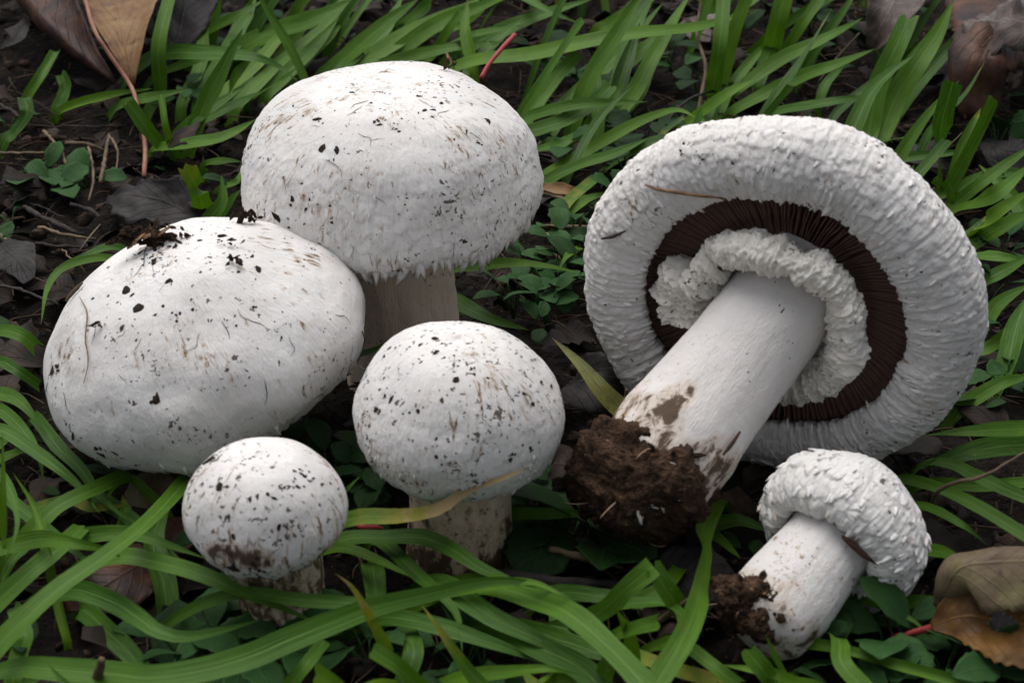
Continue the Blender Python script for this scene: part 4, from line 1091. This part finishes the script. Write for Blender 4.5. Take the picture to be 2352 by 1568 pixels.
leaf('dark maroon fallen leaf with its edge rolled up orange brown beside the tan leaf', '262,188 180,120 110,40 60,-40 20,-120', (0.8, 1.4, 1.8, 1.8), (0.1, 1.4, 2.0, 1.8, .8), (0.1, 1.1, 1.8, 1.6, .8), M['maroon_leaf'], curl=0.1, crink=0.14, roll=(150, 30))
leaf('grey curled leaf scrap beside the rolled maroon leaf', '0,110 30,90 66,52', (0.8, 1.3, 1.5), (0.1, .5, .1), (.1, .5, .1), M['dark_leaf'], curl=0.2, crink=0.1)
leaf('dull brown leaf standing behind the tan leaf among grass stems', '380,150 410,80 425,0 430,-60', (0.6, 1.6, 2.4), (0.1, 1.1, 1.4, .9), (0.1, 1.1, 1.4, .9), M['dark_leaf'], curl=0.1, crink=0.12)
leaf('black decayed leaf with a ragged edge behind the egg-shaped cap', '480,520 400,470 330,450 245,455', (0.5, 1.0, 1.2, 0.7), (0.3, 1.2, 1.1, .1), (0.3, .9, .8, .1), M['dark_leaf'], curl=0.1, crink=0.22, serr=0.3)
leaf('grey-brown crumpled leaf with a pale edge above the uprooted cap', '2070,-60 2050,10 2020,70 2000,112', (3.0, 2.8, 2.0, 1.2), (1.4, 2.0, 1.4, .3), (1.2, 1.9, 1.1, .2), M['grey_leaf'], curl=0.1, crink=0.25, roll=(60, 30))
leaf('large crumpled leaf, grey above and red brown below, at the grass edge', '2330,-40 2300,60 2262,130 2258,200 2262,268', (3.6, 3.8, 3.4, 2.4, 1.3), (1.6, 2.4, 1.7, 1.35, .9), (1.6, 2.4, 1.8, 1.35, .9), M['maroon_leaf'], curl=-0.1, crink=0.28, roll=(-40, -30))
leaf('pale grey leaf scrap lying over the large crumpled leaf', '2380,60 2310,50 2230,40', (4.2, 4.3, 4.0), (.9, 1.5, .5), (1.0, 1.7, .5), M['grey_leaf'], curl=-0.15, crink=0.3, serr=.25)
leaf('dark leaf lying flat behind the large crumpled leaf', '2040,190 2110,160 2190,170 2260,120', (0.4, .9, .8, .5), (.2, .7, .6, .2), (.2, .9, .8, .2), M['dark_leaf'], curl=0.05, crink=0.15)
leaf('rust-yellow fallen leaf with a dark hole and a bright red stalk', '2142,1440 2200,1420 2270,1420 2350,1430 2440,1440', (0.9, 1.3, 1.4, 1.2), (.1, .75, 1.2, 1.3, 1.0), (.1, .7, 1.15, 1.2, 1.0), M['rust_leaf'],
     '2150,1438 2105,1450 2050,1466', (0.95, .7, .4), M['red'], 0.09, curl=0.1, crink=0.14, roll=(20, 20), hole=[(0.05, 0.52, 0.24)], n=60, m=31)
leaf('olive and purple fallen leaf folded over the rust-yellow leaf', '2150,1400 2200,1310 2290,1290 2400,1290', (1.2, 2.3, 2.7, 2.5), (.1, .5, .6, .6), (.1, 1.0, 1.1, 1.1), M['olive_leaf'], curl=-0.1, crink=0.12, roll=(-70, -10))
leaf('dark leaf added under the rust-yellow leaf so its hole looks dark', '2200,1470 2270,1455 2360,1440', (0.5, .6, .5), (.3, .9, .6), (.3, .8, .6), M['dark_leaf'], curl=0.02, crink=0.06)  # added backing leaf: its dark colour fills the hole instead of green weed
leaf('black leaf curled in the shade between the medium and uprooted mushrooms', '1290,905 1330,880 1400,895 1450,960', (0.4, 1.4, 1.5, .6), (.2, .8, .9, .3), (.2, .9, 1.0, .3), M['dark_leaf'], curl=0.25, crink=0.2)
leaf('dark brown leaf under the small shaggy mushroom stem', '1480,1360 1560,1330 1640,1330 1690,1350', (0.3, .6, .6, .3), (.2, .8, .8, .2), (.2, .8, .9, .2), M['dark_leaf'], curl=0.06, crink=0.08)
leaf('dull maroon leaf under the crossing grass below the egg-shaped cap', '380,1250 300,1310 230,1350 150,1385', (0.3, .6, .7, .4), (.2, .9, .9, .2), (.2, .9, .9, .2), M['maroon_leaf'], curl=0.04, crink=0.1)
leaf('olive brown leaf in the shade right under the egg-shaped cap', '290,1120 340,1125 400,1150', (0.3, .5, .3), (.2, .9, .3), (.2, .8, .3), M['olive_leaf'], curl=0.05, crink=0.1)
leaf('purplish leaf behind the button mushroom cap', '455,1180 420,1225 400,1270', (0.4, .6, .4), (.2, .7, .2), (.2, .7, .2), M['maroon_leaf'], curl=0.05, crink=0.1)
leaf('brown leaf base with a red stalk just behind the tall mushroom cap', '1106,178 1120,215 1150,270', (3.6, 2.8, 1.5), (.05, .4, .3), (.05, .45, .3), M['maroon_leaf'],
     '1183,80 1150,115 1122,150 1105,180', (4.4, 4.2, 3.9, 3.6), M['red'], 0.085, curl=0.2, crink=0.1)
leaf('pale grey leaf lying flat behind the gap in the grass', '1560,50 1620,65 1680,85', (0.2, .3, .2), (.3, .9, .3), (.3, .9, .3), M['grey_leaf'], curl=0.03, crink=0.1)
leaf('dry tan leaf strip beside the tall mushroom cap edge', '1235,432 1290,436 1345,452', (0.3, .5, .3), (.1, .28, .1), (.1, .28, .1), M['tan_leaf'], curl=0.3, crink=0.06)
leaf('dark purple leaf on bare soil beside the egg-shaped cap', '0,560 40,600 70,650', (0.4, .6, .4), (.3, .8, .2), (.3, .8, .2), M['dark_leaf'], curl=0.06, crink=0.12)
leaf('broken grey leaf on the dark soil right of the uprooted cap', '2080,330 2130,350 2190,380', (0.3, .5, .3), (.2, .7, .3), (.2, .8, .3), M['dark_leaf'], curl=0.06, crink=0.18)
leaf('dark leaf on the soil by the large crumpled leaf', '2260,330 2310,350 2370,350', (0.2, .3, .2), (.2, .8, .5), (.2, .9, .5), M['dark_leaf'], curl=0.06, crink=0.18)

# ------------------------------------------------------------------ broad-leaved weeds
def weed_leaf_mesh(seed, mat, asp=0.62, curl=0.18):
    c = [(0, 0, 0), (0, 0.33, 0.05), (0, 0.7, 0.05), (0, 1.0, -0.06)]
    w = [0.03, asp*0.38, asp*0.5, asp*0.42, 0.02]
    V, F, uv = leaf_grid([Vector(q) for q in c], w, w, curl=curl, crink=0.03, seed=seed, n=14, m=9, face=Vector((0, 0, 1)), serr=0.10, thick=0.012)
    return mesh_from('leaf', V, F, mat, uv)
WL = [weed_leaf_mesh(i, M['weed'], 0.55+0.15*(i % 3)) for i in range(5)]
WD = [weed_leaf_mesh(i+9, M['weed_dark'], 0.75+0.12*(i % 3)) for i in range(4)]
def weed(px, py, nl, size, label, group=None, dark=False, hgt=1.0, seed=0):
    rs = np.random.RandomState(seed+int(px))
    b = P(px, py, 0); b.z = -0.3
    root = link('weed_plant', None, None, Matrix.Translation(b)); root.empty_display_size = 0.01
    tag(root, label, 'weed', group)
    a0 = rs.uniform(0, 6.28); tops = []
    for i in range(nl):
        a = a0+i*2.4+rs.normal()*0.3; h = hgt*(0.45+0.55*(i+1)/nl)+0.3; r = rs.uniform(0.12, 0.5)*size
        p = Vector((math.cos(a)*r, math.sin(a)*r, h)); tops.append(p)
        V, F, uv = tube([(0, 0, 0), tuple(p*0.5+Vector((0, 0, 0.1))), tuple(p)], [0.045, 0.035, 0.025], 5, 8)
        link('stalk', mesh_from('stalk', V, F, M['weed']), root)
        sz = size*rs.uniform(0.7, 1.15)
        m = Matrix.Translation(p) @ Matrix.Rotation(a-math.pi/2, 4, 'Z') @ Matrix.Rotation(rs.normal(0.05, 0.3), 4, 'X') @ Matrix.Rotation(rs.normal(0, 0.25), 4, 'Y') @ Matrix.Scale(sz, 4)
        link('leaf', (WD if dark else WL)[rs.randint(4)], root, m)
W = 'small-leaved green weed on the soil between the tall and uprooted mushrooms'
for q in ((1232, 690), (1290, 645), (1180, 712), (1255, 735), (1300, 700), (1210, 640), (1290, 590), (1320, 545)): weed(*q, 5, 1.0, W, 'weeds between the two large mushrooms', seed=1)
W = 'small green weed rosette on the bare litter beside the egg-shaped cap'
for q in ((95, 412), (60, 440), (200, 425), (25, 505), (20, 290), (120, 440)): weed(*q, 4, 1.3, W, 'weeds on the litter', hgt=.35, seed=2)
W = 'broad dark green weed lying under the soil clod'
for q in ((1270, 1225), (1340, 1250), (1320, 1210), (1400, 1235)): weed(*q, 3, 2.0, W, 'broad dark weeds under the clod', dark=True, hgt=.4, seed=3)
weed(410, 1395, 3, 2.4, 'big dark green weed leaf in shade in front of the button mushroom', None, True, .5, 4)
W = 'dull green weed at the foot of the small button mushroom'
for q in ((590, 1440), (640, 1470), (810, 1500), (700, 1500), (850, 1520), (500, 1500), (560, 1540), (1110, 1520), (1060, 1540), (480, 1530), (420, 1510)): weed(*q, 4, 1.3, W, 'weeds at the button mushroom foot', hgt=.8, seed=5)
W = 'green oval-leaved weed in front of the rust-yellow fallen leaf'
for q in ((2035, 1490), (2110, 1500), (2170, 1540), (2230, 1560), (2290, 1545), (1960, 1550), (2330, 1560)): weed(*q, 4, 1.5, W, 'weeds in front of the rust leaf', hgt=.7, seed=6)
W = 'shaded green weed among the grass behind the tall mushroom'
for q in ((1270, 200), (1330, 210), (1400, 240), (1560, 190), (1600, 230), (1540, 150), (1230, 150), (1860, 70), (1870, 160), (430, 250), (1480, 330), (1350, 300), (1300, 380), (1440, 400), (1420, 480)): weed(*q, 4, 1.2, W, 'weeds among the back grass', dark=random.random() < .5, seed=7)
W = 'green weed low on the soil beside the large crumpled leaf'
for q in ((2330, 290), (2290, 330), (2300, 620), (2330, 800), (2310, 900), (2270, 690)): weed(*q, 4, 1.2, W, 'weeds on the outer side of the uprooted cap', seed=8)
W = 'green weed low in the gap beside the medium mushroom stem'
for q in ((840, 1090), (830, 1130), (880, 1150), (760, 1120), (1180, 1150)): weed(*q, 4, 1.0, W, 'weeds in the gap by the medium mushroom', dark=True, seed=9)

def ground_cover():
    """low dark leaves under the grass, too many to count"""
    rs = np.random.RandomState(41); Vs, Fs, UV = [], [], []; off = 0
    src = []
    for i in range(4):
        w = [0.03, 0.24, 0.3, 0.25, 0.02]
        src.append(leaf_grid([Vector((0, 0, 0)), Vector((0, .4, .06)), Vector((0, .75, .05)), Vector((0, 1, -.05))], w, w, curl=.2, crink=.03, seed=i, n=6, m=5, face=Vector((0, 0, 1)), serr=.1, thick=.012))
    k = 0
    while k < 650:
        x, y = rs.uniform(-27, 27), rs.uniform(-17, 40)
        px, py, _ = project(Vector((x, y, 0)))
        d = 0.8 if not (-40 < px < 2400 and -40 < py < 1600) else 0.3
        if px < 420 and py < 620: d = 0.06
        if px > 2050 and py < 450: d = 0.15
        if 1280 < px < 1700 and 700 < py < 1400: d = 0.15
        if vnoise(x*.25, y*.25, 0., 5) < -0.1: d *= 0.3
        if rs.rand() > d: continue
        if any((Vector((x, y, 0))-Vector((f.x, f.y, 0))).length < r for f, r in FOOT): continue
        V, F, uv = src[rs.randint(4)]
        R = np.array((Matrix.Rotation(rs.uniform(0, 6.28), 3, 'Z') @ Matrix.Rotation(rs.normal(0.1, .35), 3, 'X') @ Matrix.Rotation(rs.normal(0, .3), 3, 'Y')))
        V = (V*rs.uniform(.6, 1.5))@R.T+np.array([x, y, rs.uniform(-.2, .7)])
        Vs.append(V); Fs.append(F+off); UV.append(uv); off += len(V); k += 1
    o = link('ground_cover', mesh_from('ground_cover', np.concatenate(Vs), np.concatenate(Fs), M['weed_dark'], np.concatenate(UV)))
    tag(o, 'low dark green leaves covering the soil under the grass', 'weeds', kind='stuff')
ground_cover()

# ------------------------------------------------------------------ straw, twigs, debris
def stick(name, label, pts, hs, r, mat, cat, group=None, n=18, jit=0.03):
    c = px3(pts, hs); g = c[0].copy()
    V, F, uv = tube([q-g for q in c], [r, r*1.05, r*0.9, r*0.7], 6, n, jit, stick.k); stick.k += 1
    o = link(name, mesh_from(name, V, F, mat, uv), None, Matrix.Translation(g)); tag(o, label, cat, group); return o
stick.k = 0
L1 = 'short dead straw stalk on the bare soil beside the egg-shaped cap'
for i, q in enumerate(('130,290 200,290 280,290', '0,350 60,352 120,350', '100,300 140,350 170,420', '0,240 40,265 60,290', '180,580 205,545 240,505', '0,540 40,565 90,590', '80,560 130,565 190,570', '230,420 240,370 250,310', '140,570 170,600 200,630',
              '60,385 130,400 180,460', '200,330 215,400 205,460', '150,330 190,330 240,345', '20,460 80,470 150,500', '250,310 270,350 265,400', '90,520 150,540 220,550', '160,470 200,480 260,520', '40,610 80,640 120,650')):
    stick('straw_stalk', L1, q, (0.15+0.1*(i % 4), 0.3+0.1*(i % 3), 0.15), 0.03+0.015*(i % 4), M['straw'] if i % 3 else M['twig'], 'straw', 'dead straw on the bare soil')
L2 = 'thin dead straw lying between the tall and uprooted mushrooms'
for i, q in enumerate(('1240,520 1300,522 1370,520', '1255,535 1290,565 1310,590', '1225,345 1250,320 1270,300', '1265,575 1290,600 1300,640', '1230,440 1290,455 1330,470')):
    stick('straw_stalk', L2, q, (0.2, 0.35, 0.2), 0.07, M['straw'], 'straw', 'straw between the large mushrooms')
stick('straw_stalk', 'long twisted tan straw standing above the uprooted cap', '1598,285 1612,215 1620,150 1600,80 1608,20 1615,-20', (0.3, 1.6, 2.8, 3.8), 0.075, M['straw'], 'straw')
stick('straw_stalk', 'curled pale dry straw beside the small shaggy mushroom', '2137,1168 2152,1130 2190,1108 2250,1096 2352,1040', (0.8, 2.0, 2.6, 2.4), 0.05, M['straw'], 'straw')
stick('straw_stalk', 'brown bent dry stalk tip rising below the soil clod', '1483,1452 1544,1404 1585,1374 1600,1372 1580,1392', (0.3, 1.6, 2.2, 2.0), 0.07, M['straw'], 'straw')
stick('twig', 'pale dry twig lying on dark soil under the clod', '1265,1258 1340,1278 1435,1301', (0.5, .6, .4), 0.085, M['straw'], 'twig')
stick('twig', 'black slender twig running behind the foot of the medium mushroom', '1140,1105 1250,1130 1390,1165', (0.4, .6, .4), 0.08, M['twig'], 'twig')
stick('twig', 'thick black twig lying in front of the medium mushroom foot', '1130,1315 1250,1335 1420,1342', (0.25, .3, .2), 0.16, M['twig'], 'twig')
stick('twig', 'small brown twig stub at the grass near the egg-shaped cap front', '205,1600 225,1550 235,1512', (0.8, 2.0, 2.8), 0.12, M['straw'], 'twig')
stick('twig', 'dark curved twig on the soil beside the egg-shaped cap', '55,475 120,510 190,540', (0.3, .5, .3), 0.09, M['twig'], 'twig')
stick('twig', 'thin dark twig poking out left of the egg-shaped cap', '0,655 70,672 135,700', (0.6, .8, .8), 0.05, M['twig'], 'twig')
stick('twig', 'red leaf stalk lying behind the button mushroom', '790,1203 830,1208 880,1212', (0.7, .8, .6), 0.07, M['red'], 'twig')
stick('twig', 'dark branched twig standing among the back grass', '1520,330 1540,270 1590,225 1660,205', (0.3, .8, 1.2, .8), 0.06, M['twig'], 'twig')
stick('straw_stalk', 'dry brown stalk behind the uprooted cap and grass', '1880,190 1930,125 1975,75', (0.4, 1.4, 2.0), 0.05, M['straw'], 'straw')
stick('twig', 'fine grey thread-like stem right of the uprooted cap', '2125,395 2170,345 2210,305', (1.6, 2.0, 2.4), 0.022, M['straw'], 'twig')
stick('twig', 'short pair of dry stalks beside the soil clod', '1432,945 1436,915 1438,895', (2.2, 2.6, 2.9), 0.05, M['bark'], 'twig')
stick('twig', 'brown twig crossing the red-stalk leaf litter behind grass', '1010,100 1040,150 1070,210', (0.4, .8, .4), 0.06, M['rust'], 'twig')

# things lying on the caps
def on_surface(px, py, root_objs):
    d = ray(px, py).normalized(); best = None
    for V in root_objs:
        a = V-np.array(CAM); t = a@np.array(d); off = np.linalg.norm(a-t[:, None]*np.array(d), axis=1)
        m = off < 0.10
        if m.any():
            tt = t[m].min()
            if best is None or tt < best: best = tt
    return CAM+d*best if best else None
bpy.context.view_layer.update()
def world_verts(o):
    me = o.data; v = np.zeros(len(me.vertices)*3, dtype=np.float32); me.vertices.foreach_get('co', v); v = v.reshape(-1, 3)
    mw = np.array(o.matrix_world); return (v@mw[:3, :3].T+mw[:3, 3])/S
VA, VB, VC, VD, VE, VF = [world_verts(o) for o in (capoA, capoB, capoC, capoD, capoE, capoF)]
VSE = world_verts(stemoE)
toc = lambda p: (CAM-p).normalized()
def needle(label, pts, V, r, mat, name='dry_needle', cat='needle', lift=0.5):
    c = []
    for q in pts.split():
        a, b = map(float, q.split(',')); p = on_surface(a, b, V)
        if p is not None: c.append(p+toc(p)*r*lift)
    if len(c) < 2: return
    g = c[0].copy(); V_, F, uv = tube([q-g for q in c], [r*0.6, r, r, r*0.5], 5, 14, r*0.3, 3)
    tag(link(name, mesh_from(name, V_, F, mat, uv), None, Matrix.Translation(g)), label, cat)
needle('long brown dry needle stuck on the uprooted cap above its gills', '1482,424 1525,437 1560,443 1610,450 1668,457', [VE], 0.045, M['bark'])
needle('thin brown needle lying along the gill edge of the uprooted cap', '1842,484 1880,505 1920,528 1950,550', [VE], 0.035, M['bark'])
needle('dark twig fragment on the outer side of the uprooted cap', '1382,548 1410,542 1438,530', [VE], 0.045, M['twig'])
needle('fine brown rootlet running down the egg-shaped cap', '183,682 200,720 196,780 203,830 192,880', [VB], 0.02, M['bark'], 'rootlet', 'rootlet')
needle('tan dry straw bit at the outer edge of the egg-shaped cap', '152,690 170,668 190,648', [VB], 0.06, M['straw'], 'straw_bit', 'straw')
needle('curled black rootlet where the egg-shaped and medium caps meet', '832,760 838,790 822,830 840,850', [VB, VC], 0.03, M['twig'], 'rootlet', 'rootlet')
needle('short hooked dark hair on top of the egg-shaped cap', '330,612 332,580 340,560', [VB], 0.016, M['twig'], 'rootlet', 'rootlet')
needle('dark fissured soil streak stuck on the uprooted stem', '1700,990 1680,1020 1660,1045', [VSE], 0.05, M['clod'], 'soil_streak', 'soil')
# bark clump on the egg-shaped cap
def clump(label, px, py, V, k, n, seed, up=0.5):
    p = on_surface(px, py, V)
    if p is None: return
    rs = np.random.RandomState(seed)
    root = link('debris_clump', None, None, Matrix.Translation(p)); root.empty_display_size = 0.01; tag(root, label, 'debris')
    for i in range(n):
        q = Quaternion(Vector(rs.normal(size=3)).normalized(), rs.uniform(0, 6)); sz = k*rs.uniform(0.08, 0.26)
        o = Vector((rs.normal()*0.42*k, rs.normal()*0.15*k, abs(rs.normal())*0.18*k+0.02))
        link('soil_crumb', CRUMB_CLOD[rs.randint(8)], root, Matrix.LocRotScale(o, q, Vector((sz*1.5, sz*.8, sz))))
    return root, rs
r_ = clump('brown bark and soil clump resting on the egg-shaped cap', 350, 556, [VB], 1.0, 34, 3)
if r_:
    root, rs = r_
    for (x, y, z, L, a, w) in ((0.3, -.1, 0.34, 0.85, 0.6, 0.2), (-0.4, -.15, 0.1, 0.75, 0.75, 0.22), (-0.05, -.2, 0.28, 0.5, 0.25, 0.14), (0.1, -.15, 0.12, 0.45, -0.3, 0.12)):
        Vq, Fq = ico_crumb(int(L*100), None, 0.25)
        m = Matrix.Translation((x, y, z)) @ Matrix.Rotation(-a, 4, 'Y') @ Matrix.Diagonal((L*0.55, w, w*0.55, 1))
        link('bark_flake', mesh_from('bark_flake', Vq, Fq, M['bark'], smooth=False), root, m)
    for i in range(6):
        d = Vector((rs.normal(), rs.normal()*.4, abs(rs.normal()))).normalized()*rs.uniform(.3, .7)
        V_, F, uv = tube([(0, 0, .1), tuple(d*.5+Vector((0, 0, .12))), tuple(d)], [.02, .016, .008], 4, 7)
        link('root_fibre', mesh_from('root_fibre', V_, F, M['bark']), root)
clump('dark soil lump wedged between the egg-shaped and tall caps', 578, 505, [VB, VA], 0.6, 14, 5)
clump('black soil flakes in a cluster on the upper egg-shaped cap', 540, 605, [VB], 0.42, 10, 6)
clump('black soil specks just above the flake cluster on the egg-shaped cap', 530, 560, [VB], 0.38, 9, 8)
clump('brown soil bit on the top edge of the tall cap', 1040, 158, [VA], 0.4, 9, 7)
clump('brown star-shaped soil flake on the front of the button cap', 662, 1213, [VD], 0.34, 8, 9)
clump('brown knotted soil bit near the outer side of the egg-shaped cap', 232, 750, [VB], 0.36, 8, 10)

# fine litter on the ground (uncountable)
def litter():
    rs = np.random.RandomState(5); Vs, Fs = [], []; off = 0
    for i in range(6500):
        x, y = rs.uniform(-24, 24), rs.uniform(-17, 34)
        sz = min(0.4, 0.06*(1-rs.rand())**-0.45)
        V, F = CR[rs.randint(8)]; V = np.array(V)
        q = Quaternion(Vector(rs.normal(size=3)).normalized(), rs.uniform(0, 6)).to_matrix(); st = np.array([1, rs.uniform(.6, 1.8), .7])
        V = (V*sz*st)@np.array(q).T+np.array([x, y, -0.32+rs.uniform(0, .3)])
        Vs.append(V); Fs.append(np.array(F)+off); off += len(V)
    o = link('soil_litter', mesh_from('soil_litter', np.concatenate(Vs), np.concatenate(Fs), M['crumb'], smooth=False))
    tag(o, 'dark crumbs of soil and leaf litter on the ground', 'soil', kind='stuff')
    Vs, Fs = [], []; off = 0
    for i in range(1700):
        x, y = rs.uniform(-24, 24), rs.uniform(-17, 34); a = rs.uniform(0, 6.28); L = rs.uniform(.4, 2.2)
        p = Vector((x, y, -0.2+rs.uniform(0, .45))); d = Vector((math.cos(a), math.sin(a), rs.normal()*0.12))*L
        V, F, uv = tube([p, p+d*.5+Vector((rs.normal()*.1, rs.normal()*.1, .08)), p+d], [.03, .028, .018], 4, 5)
        Vs.append(V); Fs.append(np.array(F[:16])+off); off += len(V)
    o = link('straw_litter', mesh_from('straw_litter', np.concatenate(Vs), np.concatenate(Fs), M['straw_dark']))
    tag(o, 'fine brown dead grass fibres scattered over the soil', 'litter', kind='stuff')
litter()
def leaf_litter():
    rs = np.random.RandomState(15); Vs, Fs, UV = [], [], []; off = 0
    src = [leaf_grid([Vector((0, 0, 0)), Vector((0, .4, .1)), Vector((0, .8, .05)), Vector((0, 1.1, -.05))], w, w[::-1], curl=.25, crink=.16, seed=i+3, n=8, m=7, face=Vector((0, 0, 1)), serr=.35, thick=.015) for i, w in enumerate(([.3, .5, .4, .1], [.1, .35, .5, .3], [.4, .3, .3, .4]))]
    for i in range(520):
        x, y = rs.uniform(-25, 25), rs.uniform(-17, 36)
        if any((Vector((x, y, 0))-Vector((f.x, f.y, 0))).length < r+.8 for f, r in FOOT): continue
        V, F, uv = src[rs.randint(3)]
        R = np.array((Matrix.Rotation(rs.uniform(0, 6.28), 3, 'Z') @ Matrix.Rotation(rs.normal(0, .35), 3, 'X') @ Matrix.Rotation(rs.normal(0, .35), 3, 'Y')))
        V = (V*rs.uniform(.4, 1.7))@R.T+np.array([x, y, rs.uniform(-.3, .1)])
        Vs.append(V); Fs.append(F+off); UV.append(uv); off += len(V)
    o = link('leaf_litter', mesh_from('leaf_litter', np.concatenate(Vs), np.concatenate(Fs), M['litter'], np.concatenate(UV)))
    tag(o, 'rotting dark leaf scraps matted over the soil', 'litter', kind='stuff')
M['litter'] = leaf_mat('rotting_leaf', (0.008, 0.006, 0.005), (0.022, 0.016, 0.013), (0.06, 0.04, 0.03), rough=0.7, spec=0.15, vein=(0.03, 0.022, 0.018), nscale=40)
leaf_litter()
# brown leaf flake wedged where the small shaggy cap meets its stem
pf = on_surface(1972, 1262, [VF])
if pf is not None:
    Vq, Fq = ico_crumb(77, None, 0.2); up_ = toc(pf)
    xa = (P(1995, 1282, pf.z)-P(1950, 1245, pf.z)); xa = (xa-up_*xa.dot(up_)).normalized(); ya = up_.cross(xa)
    m = Matrix((xa*0.42, ya*0.15, up_*0.06)).transposed().to_4x4(); m.translation = pf+up_*0.06
    tag(link('leaf_flake', mesh_from('leaf_flake', Vq, Fq, M['maroon_leaf']), None, m), 'dark brown leaf flake wedged under the shaggy cap beside its stem', 'leaf flake')
